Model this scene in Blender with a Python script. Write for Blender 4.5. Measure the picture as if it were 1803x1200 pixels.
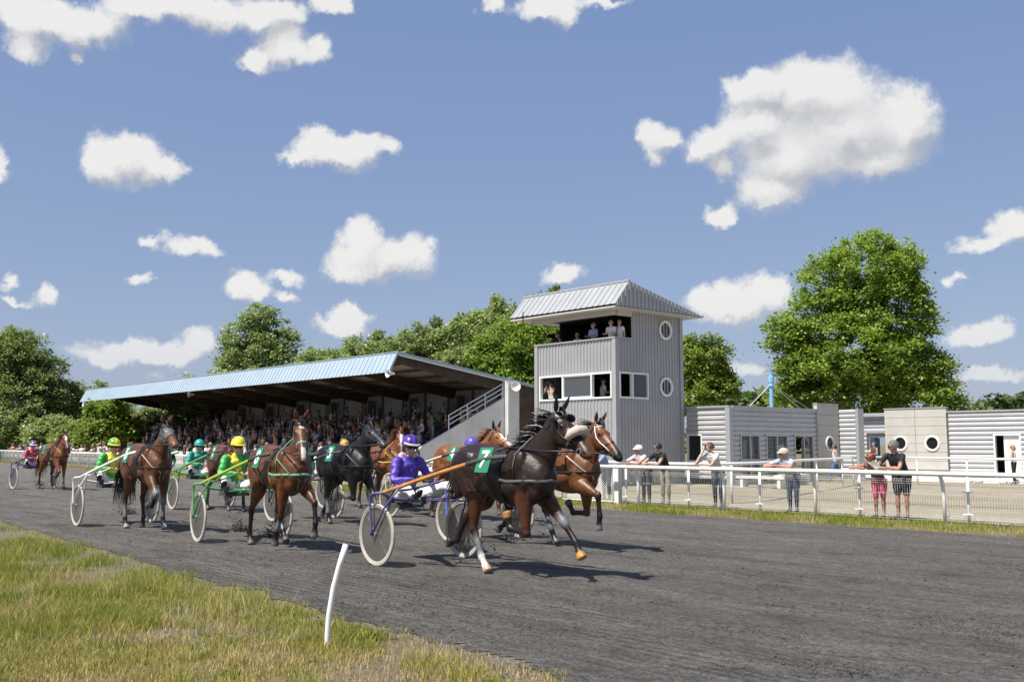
import bpy, bmesh, math, random
import numpy as np
from mathutils import Vector, Matrix, noise as mnoise
from mathutils.kdtree import KDTree
from mathutils.bvhtree import BVHTree
for o in list(bpy.data.objects): bpy.data.objects.remove(o)
random.seed(7); rng = np.random.default_rng(7)
SC = bpy.context.scene; COL = SC.collection
PI = math.pi
def rad(a): return math.radians(a)
# ---------------------------------------------------------------- camera
FPX, CX, CY, CAMH = 1740.0, 901.5, 600.0, 1.65       # photo: 1803 x 1200
PITCH = math.atan(183/FPX); HEAD = rad(138.5)
F0 = np.array([math.cos(HEAD), math.sin(HEAD), 0]); RV = np.array([math.sin(HEAD), -math.cos(HEAD), 0]); UP = np.array([0,0,1.0])
FW = F0*math.cos(PITCH)+UP*math.sin(PITCH); VV = -F0*math.sin(PITCH)+UP*math.cos(PITCH); CAM = np.array([0,0,CAMH])
cam = bpy.data.cameras.new('camera'); co = bpy.data.objects.new('camera', cam); COL.objects.link(co)
co.location = CAM; co.rotation_euler = (PI/2+PITCH, 0, HEAD-PI/2)
cam.sensor_width = 36; cam.lens = FPX/1803*36; cam.clip_end = 6000; cam.clip_start = .1
SC.camera = co
# pixel -> direction; the distance comes from the ground or the wall it touches
def ray(x, y): return FW + RV*(x-CX)/FPX + VV*(CY-y)/FPX
def onz(x, y, z=0.0): d = ray(x, y); return CAM + d*(z-CAMH)/d[2]
def onY(x, y, Y): d = ray(x, y); return CAM + d*(Y/d[1])
def onX(x, y, X): d = ray(x, y); return CAM + d*(X/d[0])
def atD(x, y, D): d = ray(x, y); return CAM + d*(D/(d@F0))
# ---------------------------------------------------------------- sky
SUN_EL, SUN_AZ = rad(58), rad(-91.0)                 # the sun stands behind the camera's left shoulder
SUND = np.array([math.cos(SUN_AZ)*math.cos(SUN_EL), math.sin(SUN_AZ)*math.cos(SUN_EL), math.sin(SUN_EL)])
world = bpy.data.worlds.new('World'); SC.world = world; world.use_nodes = True
world.cycles.sampling_method = 'NONE'
nt = world.node_tree; N = nt.nodes; L = nt.links; N.clear()
def nd(t, tree=None, **k):
    n = (tree or nt).nodes.new(t)
    for a, b in k.items(): setattr(n, a, b)
    return n
def setin(n, i, v, tree=None):
    if hasattr(v, 'is_output') or isinstance(v, bpy.types.NodeSocket): (tree or nt).links.new(v, n.inputs[i])
    else: n.inputs[i].default_value = v
def mth(op, a, b=0.0, c=0.0, tree=None, clamp=False):
    n = nd('ShaderNodeMath', tree, operation=op, use_clamp=clamp)
    for i, v in enumerate((a, b, c)): setin(n, i, v, tree)
    return n.outputs[0]
def vmth(op, a, b=(0,0,0), c=(0,0,0), tree=None, out=0):
    n = nd('ShaderNodeVectorMath', tree, operation=op)
    for i, v in enumerate((a, b, c)):
        if i < len(n.inputs): setin(n, i, v, tree)
    return n.outputs[out]
def sstep(v, a, b, tree=None, lo=0.0, hi=1.0):
    n = nd('ShaderNodeMapRange', tree, interpolation_type='SMOOTHSTEP')
    setin(n, 0, v, tree); n.inputs[1].default_value = a; n.inputs[2].default_value = b; n.inputs[3].default_value = lo; n.inputs[4].default_value = hi
    return n.outputs[0]
def mixc(fac, a, b, tree=None, blend='MIX'):
    n = nd('ShaderNodeMix', tree, data_type='RGBA', blend_type=blend)
    setin(n, 0, fac, tree); setin(n, 6, a, tree); setin(n, 7, b, tree); return n.outputs[2]
def noise(vec, scale, detail=4, rough=.5, tree=None, col=False, dist=0.0, dim='3D'):
    n = nd('ShaderNodeTexNoise', tree, noise_dimensions=dim); 
    if vec is not None: setin(n, 'Vector', vec, tree)
    n.inputs['Scale'].default_value = scale; n.inputs['Detail'].default_value = detail; n.inputs['Roughness'].default_value = rough; n.inputs['Distortion'].default_value = dist
    return n.outputs[1 if col else 0]
sky = nd('ShaderNodeTexSky', sky_type='NISHITA', sun_disc=False)
sky.sun_elevation = SUN_EL; sky.sun_rotation = math.atan2(SUND[0], SUND[1]) % (2*PI)
sky.altitude = 100; sky.air_density = 1.0; sky.dust_density = 1.0; sky.ozone_density = 2.2
sp_ = nd('ShaderNodeSeparateColor'); L.new(sky.outputs[0], sp_.inputs[0]); cb_ = nd('ShaderNodeCombineColor')   # softer contrast between zenith and horizon, as in hazy spring air
for i_, (ex_, k_) in enumerate(((.54,1.18),(.48,1.385),(.32,2.30))): L.new(mth('MULTIPLY', mth('POWER', sp_.outputs[i_], ex_), k_), cb_.inputs[i_])
SKYC = cb_.outputs[0]
tc = nd('ShaderNodeTexCoord'); DIR = vmth('NORMALIZE', tc.outputs['Generated'])
AZ = mth('ARCTAN2', vmth('DOT_PRODUCT', DIR, tuple(RV), out=1), vmth('DOT_PRODUCT', DIR, tuple(F0), out=1))
EL = mth('ARCSINE', vmth('DOT_PRODUCT', DIR, (0,0,1), out=1))
cmb = nd('ShaderNodeCombineXYZ'); L.new(AZ, cmb.inputs[0]); L.new(EL, cmb.inputs[1]); P0 = cmb.outputs[0]
warp = vmth('SUBTRACT', noise(DIR, 16, 9, .62, col=True), (.5,.5,.5))
warp2 = vmth('SUBTRACT', noise(DIR, 70, 5, .6, col=True), (.5,.5,.5))
PW = vmth('ADD', vmth('MULTIPLY_ADD', warp, (.058,.050,0), P0), vmth('MULTIPLY', warp2, (.016,.014,0)))
def azel(x, y):
    d = ray(x, y); d = d/np.linalg.norm(d); return math.atan2(d@RV, d@F0), math.asin(d[2])
# cumulus puffs: where they stand in the sky (photo px) and how wide and tall they are
PUFFS = [(60,25,80,38),(50,75,45,30),(150,45,80,44),(150,100,16,15),(230,15,60,30),(300,5,90,32),(370,25,70,42),(470,20,60,36),(580,5,38,24),(490,75,45,36),(440,105,45,24),(560,88,30,30),(510,98,55,22),
 (3,290,18,38),(225,285,72,50),(185,292,52,42),(280,303,52,28),(590,265,75,34),(535,277,45,16),(640,250,35,22),(682,256,22,16),(340,434,62,18),(265,421,18,9),
 (665,455,85,42),(640,418,32,38),(735,440,32,34),(620,482,50,22),(430,502,38,28),(458,508,26,22),(510,485,28,12),(512,515,20,9),(255,497,22,13),(12,490,16,13),(75,506,18,22),(30,520,26,7),
 (600,572,45,25),(627,555,20,20),(240,614,110,24),(350,602,42,22),(175,624,60,16),(265,660,22,10),(300,622,80,20),(995,482,32,22),
 (960,12,62,28),(990,35,30,22),(1060,3,50,10),(870,10,18,15),
 (1440,168,118,66),(1330,160,50,42),(1490,225,150,70),(1600,210,56,60),(1400,280,110,62),(1365,340,70,36),(1240,258,52,40),(1265,300,32,22),(1150,232,38,34),(1140,268,16,26),(1540,275,85,40),(1330,228,58,48),
 (1268,378,34,18),(1300,532,80,38),(1355,515,42,36),(1245,525,36,18),(1785,402,45,34),(1730,430,52,15),(1720,596,66,25),(1772,584,30,18),(1680,490,17,9),(1310,646,36,12),(1740,667,75,12)]
edge = mth('MULTIPLY', mth('SUBTRACT', noise(DIR, 30, 10, .70), .5), .95)
mott = mth('MULTIPLY', mth('SUBTRACT', noise(DIR, 30, 9, .66), .5), 1.0)
low = mth('MULTIPLY_ADD', sstep(EL, .0, .16), .45, .5)     # low clouds fade into the paler air near the horizon
def puff_group(name, rows):
    g = bpy.data.node_groups.new(name, 'ShaderNodeTree')
    g.interface.new_socket('P', in_out='INPUT', socket_type='NodeSocketVector'); g.interface.new_socket('f', in_out='OUTPUT', socket_type='NodeSocketFloat')
    gi = nd('NodeGroupInput', g); go = nd('NodeGroupOutput', g); acc = None
    for (px, py, rx, ry) in rows:
        a, e = azel(px, py); w = min(1.0, (min(rx, ry*1.6)/45)**.5); rx *= 1.13; ry *= 1.10
        ra = abs(azel(px+rx, py)[0]-azel(px-rx, py)[0])/2; re = abs(azel(px, py+ry)[1]-azel(px, py-ry)[1])/2
        l = vmth('LENGTH', vmth('MULTIPLY_ADD', gi.outputs[0], (1/ra, 1/re, 0), (-a/ra, -e/re, 0), tree=g), tree=g, out=1)
        v = mth('MULTIPLY_ADD', l, -w, w, tree=g)
        acc = v if acc is None else mth('SMOOTH_MAX', acc, v, .62, tree=g)
    g.links.new(acc, go.inputs[0]); return g
def puffs(g_, vec):
    g = nd('ShaderNodeGroup'); g.node_tree = g_; L.new(vec, g.inputs[0]); return g.outputs[0]
def cloud_bg(fa, fb):
    dens = mth('MULTIPLY', sstep(mth('ADD', fa, edge), -.08, .40), low)
    shade = sstep(mth('ADD', mth('MULTIPLY', mth('SUBTRACT', fa, fb), 1.25), mott) if fb is not None else mott, -.62, .55)
    cc = mixc(shade, (3.3, 3.4, 3.6, 1), (5.6, 5.55, 5.45, 1)); b_ = nd('ShaderNodeBackground'); b_.inputs[1].default_value = .1
    L.new(mixc(mth('MULTIPLY', dens, mth('MAXIMUM', mth('MULTIPLY_ADD', shade, .45, .55), sstep(fa, .12, .45))), SKYC, cc), b_.inputs[0]); return b_.outputs[0]
# beyond the frame the same fair-weather sky goes on
outn = mth('MULTIPLY', mth('SUBTRACT', noise(vmth('MULTIPLY', DIR, (1,1,2.3)), 4.2, 9, .58), .60), 6.0)
sky_out = cloud_bg(outn, None)
PWB = vmth('ADD', PW, (-.008, .022, 0))
cuts = [-400, 230, 420, 760, 1120, 1420, 2300]; shader = None
for a_, b_ in reversed(list(zip(cuts[:-1], cuts[1:]))):
    g = puff_group('puffs_%d' % a_, [p for p in PUFFS if p[0]+p[2]*1.2+70 > a_ and p[0]-p[2]*1.2-70 < b_])
    one = cloud_bg(puffs(g, PW), puffs(g, PWB))
    if shader is None: shader = one
    else:
        mx = nd('ShaderNodeMixShader'); L.new(mth('LESS_THAN', AZ, azel(b_, 400)[0]), mx.inputs[0]); L.new(shader, mx.inputs[1]); L.new(one, mx.inputs[2]); shader = mx.outputs[0]
isout = mth('MAXIMUM', mth('GREATER_THAN', mth('ABSOLUTE', AZ), .60), mth('GREATER_THAN', EL, .50))
mx = nd('ShaderNodeMixShader'); L.new(isout, mx.inputs[0]); L.new(shader, mx.inputs[1]); L.new(sky_out, mx.inputs[2])
wo = nd('ShaderNodeOutputWorld'); L.new(mx.outputs[0], wo.inputs[0])
# ---------------------------------------------------------------- sun, exposure
sl = bpy.data.lights.new('sun', 'SUN'); sl.energy = 4.4; sl.angle = rad(.5); sl.color = (1, .955, .88)
so = bpy.data.objects.new('sun', sl); COL.objects.link(so); so.rotation_euler = Vector(-SUND).to_track_quat('-Z', 'Y').to_euler(); so.location = (-30, -30, 60)
vs = SC.view_settings; vs.view_transform = 'Standard'; vs.look = 'None'; vs.exposure = 0.65; vs.gamma = 1
SC.cycles.max_bounces = 6; SC.cycles.transparent_max_bounces = 12; SC.cycles.diffuse_bounces = 3
# ---------------------------------------------------------------- helpers
def obj(name, me, parent=None):
    o = bpy.data.objects.new(name, me); COL.objects.link(o)
    if parent is not None: o.parent = parent
    return o
def tag(o, label=None, cat=None, group=None, kind=None):
    for k, v in (('label', label), ('category', cat), ('group', group), ('kind', kind)):
        if v: o[k] = v
    return o
def thing(name, label, cat, loc=(0,0,0), rz=0.0, group=None):
    o = bpy.data.objects.new(name, None); COL.objects.link(o); o.location = loc; o.rotation_euler = (0,0,rz); o.empty_display_size = .2
    return tag(o, label, cat, group)
class MB:
    def __init__(s): s.V = []; s.F = []; s.C = []
    def add(s, vs, fs, c=None):
        b = len(s.V); s.V += [tuple(v) for v in vs]; s.F += [tuple(i+b for i in f) for f in fs]; s.C += [c]*len(vs); return s
    def box(s, c, d, rz=0.0, M=None, bev=0.0):
        hx, hy, hz = d[0]/2, d[1]/2, d[2]/2
        ca, sa = math.cos(rz), math.sin(rz)
        vs = []
        for z in (-hz, hz):
            for x, y in ((-hx,-hy),(hx,-hy),(hx,hy),(-hx,hy)):
                p = Vector((x*ca-y*sa, x*sa+y*ca, z))
                if M is not None: p = M @ Vector((x, y, z))
                vs.append((c[0]+p.x, c[1]+p.y, c[2]+p.z))
        return s.add(vs, [(3,2,1,0),(4,5,6,7),(0,1,5,4),(1,2,6,5),(2,3,7,6),(3,0,4,7)])
    def quad(s, a, b, c, d): return s.add([a,b,c,d], [(0,1,2,3)])
    def bar(s, a, b, w, h):                              # square bar from a to b
        a, b = Vector(a), Vector(b); d = b-a; q = d.to_track_quat('X', 'Z').to_matrix()
        return s.box((a+b)/2, (d.length, w, h), M=q)
    def tube(s, pts, r, n=8, cap=True, lat=None, c=None, flat=1.0):
        pts = [Vector(p) for p in pts]; k = len(pts)
        rs = r if isinstance(r, (list, tuple)) else [r]*k
        vs = []; fs = []; prev = None
        for i, p in enumerate(pts):
            t = (pts[min(i+1,k-1)]-pts[max(i-1,0)])
            t = t.normalized() if t.length > 1e-9 else Vector((0,0,1))
            if prev is None:
                h = Vector(lat) if lat else (Vector((0,0,1)) if abs(t.z) < .9 else Vector((0,1,0)))
            else: h = prev
            u = h - t*h.dot(t)
            if u.length < 1e-5: u = t.orthogonal()
            u.normalize(); w = t.cross(u); prev = u
            ru, rw = (rs[i] if isinstance(rs[i], (tuple, list)) else (rs[i], rs[i]*flat))
            for j in range(n):
                a = 2*PI*j/n; vs.append(p + u*(math.cos(a)*ru) + w*(math.sin(a)*rw))
        for i in range(k-1):
            for j in range(n):
                fs.append((i*n+j, i*n+(j+1)%n, (i+1)*n+(j+1)%n, (i+1)*n+j))
        if cap: fs.append(tuple(reversed(range(n)))); fs.append(tuple(range((k-1)*n, k*n)))
        return s.add(vs, fs, c)
    def ell(s, c, r, n=12, m=8, col=None, M=None):
        vs = []; fs = []
        for i in range(m+1):
            th = PI*i/m
            for j in range(n):
                a = 2*PI*j/n; p = Vector((r[0]*math.sin(th)*math.cos(a), r[1]*math.sin(th)*math.sin(a), r[2]*math.cos(th)))
                if M is not None: p = M @ p
                vs.append((c[0]+p.x, c[1]+p.y, c[2]+p.z))
        for i in range(m):
            for j in range(n): fs.append((i*n+j, (i+1)*n+j, (i+1)*n+(j+1)%n, i*n+(j+1)%n))
        return s.add(vs, fs, col)
    def lathe(s, prof, c=(0,0,0), n=16, axis='Z', col=None):
        vs = []; fs = []; k = len(prof)
        for (r, h) in prof:
            for j in range(n):
                a = 2*PI*j/n; x, y = r*math.cos(a), r*math.sin(a)
                p = {'Z': (x, y, h), 'Y': (x, h, y), 'X': (h, x, y)}[axis]
                vs.append((c[0]+p[0], c[1]+p[1], c[2]+p[2]))
        for i in range(k-1):
            for j in range(n): fs.append((i*n+j, i*n+(j+1)%n, (i+1)*n+(j+1)%n, (i+1)*n+j))
        return s.add(vs, fs, col)
    def mesh(s, name, mat=None, smooth=False):
        me = bpy.data.meshes.new(name); me.from_pydata(s.V, [], s.F); me.update()
        if mat: me.materials.append(mat)
        bm = bmesh.new(); bm.from_mesh(me); bmesh.ops.recalc_face_normals(bm, faces=bm.faces); bm.to_mesh(me); bm.free()
        if smooth: me.polygons.foreach_set('use_smooth', [True]*len(me.polygons))
        return me
    def build(s, name, mat, parent=None, smooth=False): return obj(name, s.mesh(name, mat, smooth), parent)
def cr(pts, k=4):                                       # Catmull-Rom through rows of numbers
    A = [np.array(p, float) for p in pts]; out = []
    for i in range(len(A)-1):
        p0, p1, p2, p3 = A[max(i-1,0)], A[i], A[i+1], A[min(i+2,len(A)-1)]
        for j in range(k):
            t = j/k; out.append(.5*((2*p1)+(-p0+p2)*t+(2*p0-5*p1+4*p2-p3)*t*t+(-p0+3*p1-3*p2+p3)*t**3))
    out.append(A[-1]); return out
def remesh(mb, voxel, it=4, fac=.5):
    tmp = obj('tmp', mb.mesh('tmp'))
    m = tmp.modifiers.new('r', 'REMESH'); m.mode = 'VOXEL'; m.voxel_size = voxel
    if it: s_ = tmp.modifiers.new('s', 'SMOOTH'); s_.factor = fac; s_.iterations = it
    dg = bpy.context.evaluated_depsgraph_get(); me = bpy.data.meshes.new_from_object(tmp.evaluated_get(dg))
    old = tmp.data; bpy.data.objects.remove(tmp); bpy.data.meshes.remove(old)
    me.polygons.foreach_set('use_smooth', [True]*len(me.polygons))
    return me
def paint(me, mb, extra=None, attr='Col'):
    kd = KDTree(len(mb.V))
    for i, v in enumerate(mb.V): kd.insert(v, i)
    kd.balance(); n = len(me.vertices); co_ = np.empty(n*3); me.vertices.foreach_get('co', co_); co_ = co_.reshape(-1,3)
    out = np.ones((n,4), dtype=np.float32)
    for i in range(n):
        _, j, _ = kd.find(co_[i]); out[i,:3] = mb.C[j]
        if extra: 
            c = extra(co_[i])
            if c is not None: out[i,:3] = c
    at = me.color_attributes.new(attr, 'FLOAT_COLOR', 'POINT'); at.data.foreach_set('color', out.ravel())
def join_raw(me, mb):                                   # append simple pieces to a finished mesh, with colours
    n0 = len(me.vertices); bm = bmesh.new(); bm.from_mesh(me); lay = bm.verts.layers.float_color.get('Col')
    vs_ = []
    for v, c in zip(mb.V, mb.C):
        w = bm.verts.new(v); w[lay] = (*c, 1); vs_.append(w)
    for f in mb.F:
        try: fc = bm.faces.new([vs_[i] for i in f]); fc.smooth = True
        except ValueError: pass
    bm.to_mesh(me); bm.free()
# ---------------------------------------------------------------- materials
MATS = {}
def newmat(name):
    m = bpy.data.materials.new(name); m.use_nodes = True; t = m.node_tree; t.nodes.clear()
    b = t.nodes.new('ShaderNodeBsdfPrincipled'); o = t.nodes.new('ShaderNodeOutputMaterial'); t.links.new(b.outputs[0], o.inputs[0])
    MATS[name] = m; return m, t, b, o
def mat(name, col, rough=.6, metal=0.0, var=.12, scale=6.0, bump=0.0, bscale=60.0, spec=.5, dirt=None, coat=0.0):
    m, t, b, o = newmat(name)
    tcn = nd('ShaderNodeTexCoord', t); v = tcn.outputs['Object']
    n = noise(v, scale, 6, .6, t)
    hi = tuple(min(1, c*(1+var)) for c in col)+(1,); lo = tuple(c*(1-var) for c in col)+(1,)
    c = mixc(sstep(n, .3, .7, t), lo, hi, t)
    if dirt: c = mixc(sstep(noise(v, dirt[1], 8, .65, t), .52, .75, t, 0, dirt[2]), c, (*dirt[0], 1), t)
    t.links.new(c, b.inputs['Base Color'])
    b.inputs['Roughness'].default_value = rough; b.inputs['Metallic'].default_value = metal; b.inputs['Specular IOR Level'].default_value = spec
    if coat: b.inputs['Coat Weight'].default_value = coat; b.inputs['Coat Roughness'].default_value = .15
    if bump:
        bn = nd('ShaderNodeBump', t); bn.inputs['Strength'].default_value = bump; bn.inputs['Distance'].default_value = .02
        t.links.new(noise(v, bscale, 6, .6, t), bn.inputs['Height']); t.links.new(bn.outputs[0], b.inputs['Normal'])
    return m
WHITE = mat('white_paint', (.80,.80,.78), .35, var=.04, dirt=((.55,.53,.48), 3.0, .35))
WIRE = mat('white_wire', (.74,.74,.70), .45, var=.05)
CLAD = mat('grey_cladding', (.37,.375,.385), .42, .15, var=.05, scale=1.5, dirt=((.28,.28,.28), 1.2, .3))
CLADH = mat('silver_cladding', (.46,.465,.475), .38, .15, var=.05, scale=1.5, dirt=((.30,.30,.30), 1.0, .3))
ROOFW = mat('pale_roof_sheet', (.40,.41,.42), .42, .2, var=.05, scale=1.2, dirt=((.42,.42,.42), .9, .35))
ROOFB = mat('pale_blue_roof_sheet', (.37,.455,.525), .4, .1, var=.05, scale=.8, dirt=((.33,.40,.46), .5, .4))
SOFF = mat('grey_soffit', (.50,.50,.49), .7, var=.05)
CONC = mat('cream_concrete', (.47,.455,.41), .85, var=.06, scale=1.2, bump=.15, dirt=((.40,.37,.30), 1.6, .45))
CONCG = mat('grey_concrete', (.70,.69,.665), .85, var=.08, scale=1.0, bump=.12, dirt=((.33,.32,.30), .8, .4))
COLM = mat('dark_column', (.16,.16,.16), .8, var=.1)
WOODD = mat('dark_timber', (.055,.036,.026), .7, var=.3, scale=2.5, bump=.2, bscale=14)
WOODB = mat('brown_boards', (.075,.050,.034), .8, var=.4, scale=1.6, bump=.3, bscale=10)
DARKIN = mat('dark_interior', (.035,.035,.037), .9, var=.1)  # near black puts the shade inside tower and rooms into the colour
FRAMEW = mat('white_frame', (.78,.78,.77), .4, var=.03)
FRAMEG = mat('grey_frame', (.42,.43,.45), .4, .3, var=.03)
BLUEM = mat('blue_mast_paint', (.22,.45,.72), .4, var=.05)
BLACKL = mat('black_leather', (.012,.012,.013), .42, var=.2)
STRAPC = mat('cream_strap', (.62,.56,.44), .6, var=.1)
STRAPG = mat('green_strap', (.16,.40,.24), .6, var=.1)
STRAPY = mat('yellow_strap', (.60,.38,.06), .6, var=.1)
CLOTHG = mat('green_number_cloth', (.018,.21,.115), .65, var=.08)
NUMW = mat('white_numeral', (.85,.85,.83), .6, var=.02)
FLEECE = mat('cream_fleece', (.62,.54,.42), .95, var=.12, scale=40, bump=.8, bscale=120)
RUB = mat('tyre_cream', (.44,.40,.33), .6, var=.08, dirt=((.30,.28,.25), 14, .6))
RUBD = mat('tyre_dark', (.06,.06,.06), .7, var=.2)
STEEL = mat('steel', (.55,.55,.55), .3, .9, var=.05)
LENS = mat('dark_lens', (.006,.006,.008), .12, var=.05)
def attr_mat(name, rough, spec=.5, var=.18, scale=9.0, sheen=0.0, bump=.0, bscale=40, coat=0.0, hair=False):
    m, t, b, o = newmat(name); a = nd('ShaderNodeAttribute', t, attribute_name='Col')
    tcn = nd('ShaderNodeTexCoord', t); n = noise(tcn.outputs['Object'], scale, 5, .6, t)
    k = sstep(n, .25, .75, t, 1-var, 1+var); cm = nd('ShaderNodeCombineColor', t)
    for i in range(3): t.links.new(k, cm.inputs[i])
    t.links.new(mixc(1.0, a.outputs[0], cm.outputs[0], t, 'MULTIPLY'), b.inputs['Base Color'])
    b.inputs['Roughness'].default_value = rough; b.inputs['Specular IOR Level'].default_value = spec
    if sheen: b.inputs['Sheen Weight'].default_value = sheen; b.inputs['Sheen Roughness'].default_value = .4
    if coat: b.inputs['Coat Weight'].default_value = coat; b.inputs['Coat Roughness'].default_value = .3
    if bump:
        bn = nd('ShaderNodeBump', t); bn.inputs['Strength'].default_value = bump; bn.inputs['Distance'].default_value = .02
        hgt = noise(tcn.outputs['Object'], bscale, 5, .65, t)
        if hair:
            hgt = mth('ADD', hgt, mth('MULTIPLY', noise(vmth('MULTIPLY', tcn.outputs['Object'], (.4,1,.5), tree=t), 70, 4, .7, t), .30, tree=t), tree=t)
            t.links.new(sstep(noise(tcn.outputs['Object'], 3.2, 5, .6, t), .3, .7, t, .29, .54), b.inputs['Roughness'])
        t.links.new(hgt, bn.inputs['Height']); t.links.new(bn.outputs[0], b.inputs['Normal'])
    return m
COAT = attr_mat('horse_coat', .40, .42, var=.42, scale=5, bump=.55, bscale=9, hair=True)
CLOTH = attr_mat('clothes_and_skin', .72, .35, var=.14, scale=14, bump=.35, bscale=22)
SILK = attr_mat('racing_silks', .42, .5, var=.18, scale=10, bump=.6, bscale=16)
HAIR = mat('black_horse_hair', (.011,.009,.008), .45, var=.4)
HAIRB = mat('chestnut_horse_hair', (.17,.055,.018), .5, var=.4)
def glass(name, tint, alpha=.35, rough=.05):
    m, t, b, o = newmat(name); b.inputs['Base Color'].default_value = (*tint, 1); b.inputs['Roughness'].default_value = rough
    tr = nd('ShaderNodeBsdfTransparent', t); mx = nd('ShaderNodeMixShader', t); mx.inputs[0].default_value = 1-alpha
    t.links.new(tr.outputs[0], mx.inputs[1]); t.links.new(b.outputs[0], mx.inputs[2]); t.links.new(mx.outputs[0], o.inputs[0]); return m
PANE = glass('window_glass', (.10,.115,.125), .25, .04)
PANED = mat('dark_glass', (.014,.015,.017), .08, var=.1)
DISC = glass('wheel_disc_film', (.135,.125,.11), .40, .35)
# ================================================================ ground, track, paddock
def curve_y(x, pts):
    xs = [p[0] for p in pts]; return float(np.interp(x, xs, [p[1] for p in pts]))
NEAR = [(-300,60),(-160,29),(-110,18.5),(-75,12.5),(-50,9.3),(-36,7.5),(-24,6.15),(-12.6,5.42),(-7.4,5.22),(-5,5.12),(60,5.0)]
FENCE = [(-300,60),(-160,36),(-110,29),(-79,25.4),(-61,23.8),(-40,21.9),(-25,20.85),(-18,20.72),(60,20.72)]
def fence_y(x): return curve_y(x, FENCE)
def near_y(x): return curve_y(x, NEAR)
def far_y(x): return fence_y(x)-1.95
def strip(y0f, y1f, z, xs, ny=1):
    mb = MB(); 
    for x in xs:
        for j in range(ny+1): mb.V.append((x, y0f(x)+(y1f(x)-y0f(x))*j/ny, z)); mb.C.append(None)
    for i in range(len(xs)-1):
        for j in range(ny): a = i*(ny+1)+j; mb.F.append((a, a+ny+1, a+ny+2, a+1))
    return mb
XS = list(np.linspace(-260,-60,40))+list(np.linspace(-58,50,72))
# ground: grass, dry stalks and bare earth
m, t, b, o = newmat('ground_grass'); tcn = nd('ShaderNodeTexCoord', t); v = tcn.outputs['Object']
n1 = noise(v, .35, 7, .62, t); n2 = noise(v, 2.2, 7, .65, t); n3 = noise(v, 22, 5, .7, t)
c = mixc(sstep(n2, .35, .65, t), (.18,.18,.055,1), (.28,.235,.10,1), t)
c = mixc(sstep(n1, .42, .6, t), c, (.245,.212,.165,1), t)
c = mixc(sstep(n3, .38, .66, t), mixc(.62, c, (.05,.045,.03,1), t), c, t)
t.links.new(c, b.inputs['Base Color']); b.inputs['Roughness'].default_value = .95; b.inputs['Specular IOR Level'].default_value = .1
bn = nd('ShaderNodeBump', t); bn.inputs['Strength'].default_value = .8; bn.inputs['Distance'].default_value = .04
t.links.new(mth('ADD', n3, n2, tree=t), bn.inputs['Height']); t.links.new(bn.outputs[0], b.inputs['Normal'])
GRASSM = m
g = MB(); g.quad((-3000,-3000,0),(3000,-3000,0),(3000,3000,0),(-3000,3000,0)); tag(g.build('ground', GRASSM), 'dry grass and earth ground stretching to the horizon', None, kind='structure')
# bare grey verge that fades from the track into the turf (earth sheet with its own ragged edge)
m, t, b, o = newmat('track_cinder'); tcn = nd('ShaderNodeTexCoord', t); v = tcn.outputs['Object']
sx = nd('ShaderNodeSeparateXYZ', t); t.links.new(v, sx.inputs[0])
stretch = vmth('MULTIPLY', v, (.28, 1.0, 1.0), tree=t)
st2 = vmth('MULTIPLY', v, (.60, 1.0, 1.0), tree=t)
nA = noise(stretch, 1.3, 8, .62, t, dist=.3); nB = noise(st2, 2.1, 8, .70, t, dist=.4); nC = noise(v, 20, 6, .75, t); nD = noise(v, 6.5, 7, .72, t)
base = mixc(sstep(nA, .32, .68, t), (.265,.243,.212,1), (.375,.347,.307,1), t)
lane = noise(vmth('MULTIPLY', v, (.035,1,1), tree=t), 4.5, 5, .6, t)
base = mixc(sstep(lane, .36, .64, t), mixc(.22, base, (.06,.057,.052,1), t), base, t)
fresh = mth('MULTIPLY', sstep(nB, .50, .66, t), sstep(nD, .40, .58, t), tree=t)      # freshly turned, darker cinder
base = mixc(mth('MULTIPLY', fresh, .75, tree=t), base, (.055,.053,.051,1), t)
base = mixc(sstep(nD, .36, .60, t), mixc(.38, base, (.05,.048,.044,1), t), base, t)
base = mixc(sstep(nC, .38, .62, t), mixc(.50, base, (.03,.03,.03,1), t), base, t)
base = mixc(sstep(noise(v, 120, 3, .6, t), .70, .80, t, 0, .5), base, (.30,.29,.27,1), t)
t.links.new(base, b.inputs['Base Color']); b.inputs['Roughness'].default_value = .93; b.inputs['Specular IOR Level'].default_value = .2
# harrow lines along the inside edge
wob = mth('ADD', sx.outputs[1], mth('MULTIPLY', noise(stretch, .55, 3, .5, t), .25, tree=t), tree=t)
fur = mth('SINE', mth('MULTIPLY', wob, 46.0, tree=t), tree=t)
rk = mth('MULTIPLY', fur, mth('MULTIPLY', sstep(noise(stretch, .9, 4, .6, t), .40, .62, t), sstep(sx.outputs[1], 8.6, 6.4, t), tree=t), tree=t)
fur2 = mth('MULTIPLY', mth('SINE', mth('MULTIPLY', wob, 21.0, tree=t), tree=t), sstep(noise(stretch, .6, 4, .6, t), .46, .62, t, 0, .5), tree=t)
h = mth('ADD', mth('MULTIPLY', rk, .15, tree=t), mth('MULTIPLY', fur2, .08, tree=t), tree=t)
h = mth('ADD', h, mth('MULTIPLY', nC, .75, tree=t), tree=t); h = mth('ADD', h, mth('MULTIPLY', nD, .9, tree=t), tree=t); h = mth('ADD', h, mth('MULTIPLY', nB, 1.3, tree=t), tree=t)
bn = nd('ShaderNodeBump', t); bn.inputs['Strength'].default_value = 1.0; bn.inputs['Distance'].default_value = .14
t.links.new(h, bn.inputs['Height']); t.links.new(bn.outputs[0], b.inputs['Normal']); CINDER = m
def near_rag(x): return near_y(x)+.24*mnoise.noise(Vector((x*.9,3,0)))+.14*mnoise.noise(Vector((x*3.7,9,0)))+.09*mnoise.noise(Vector((x*11,4,0)))+.05*mnoise.noise(Vector((x*29,7,0)))
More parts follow.
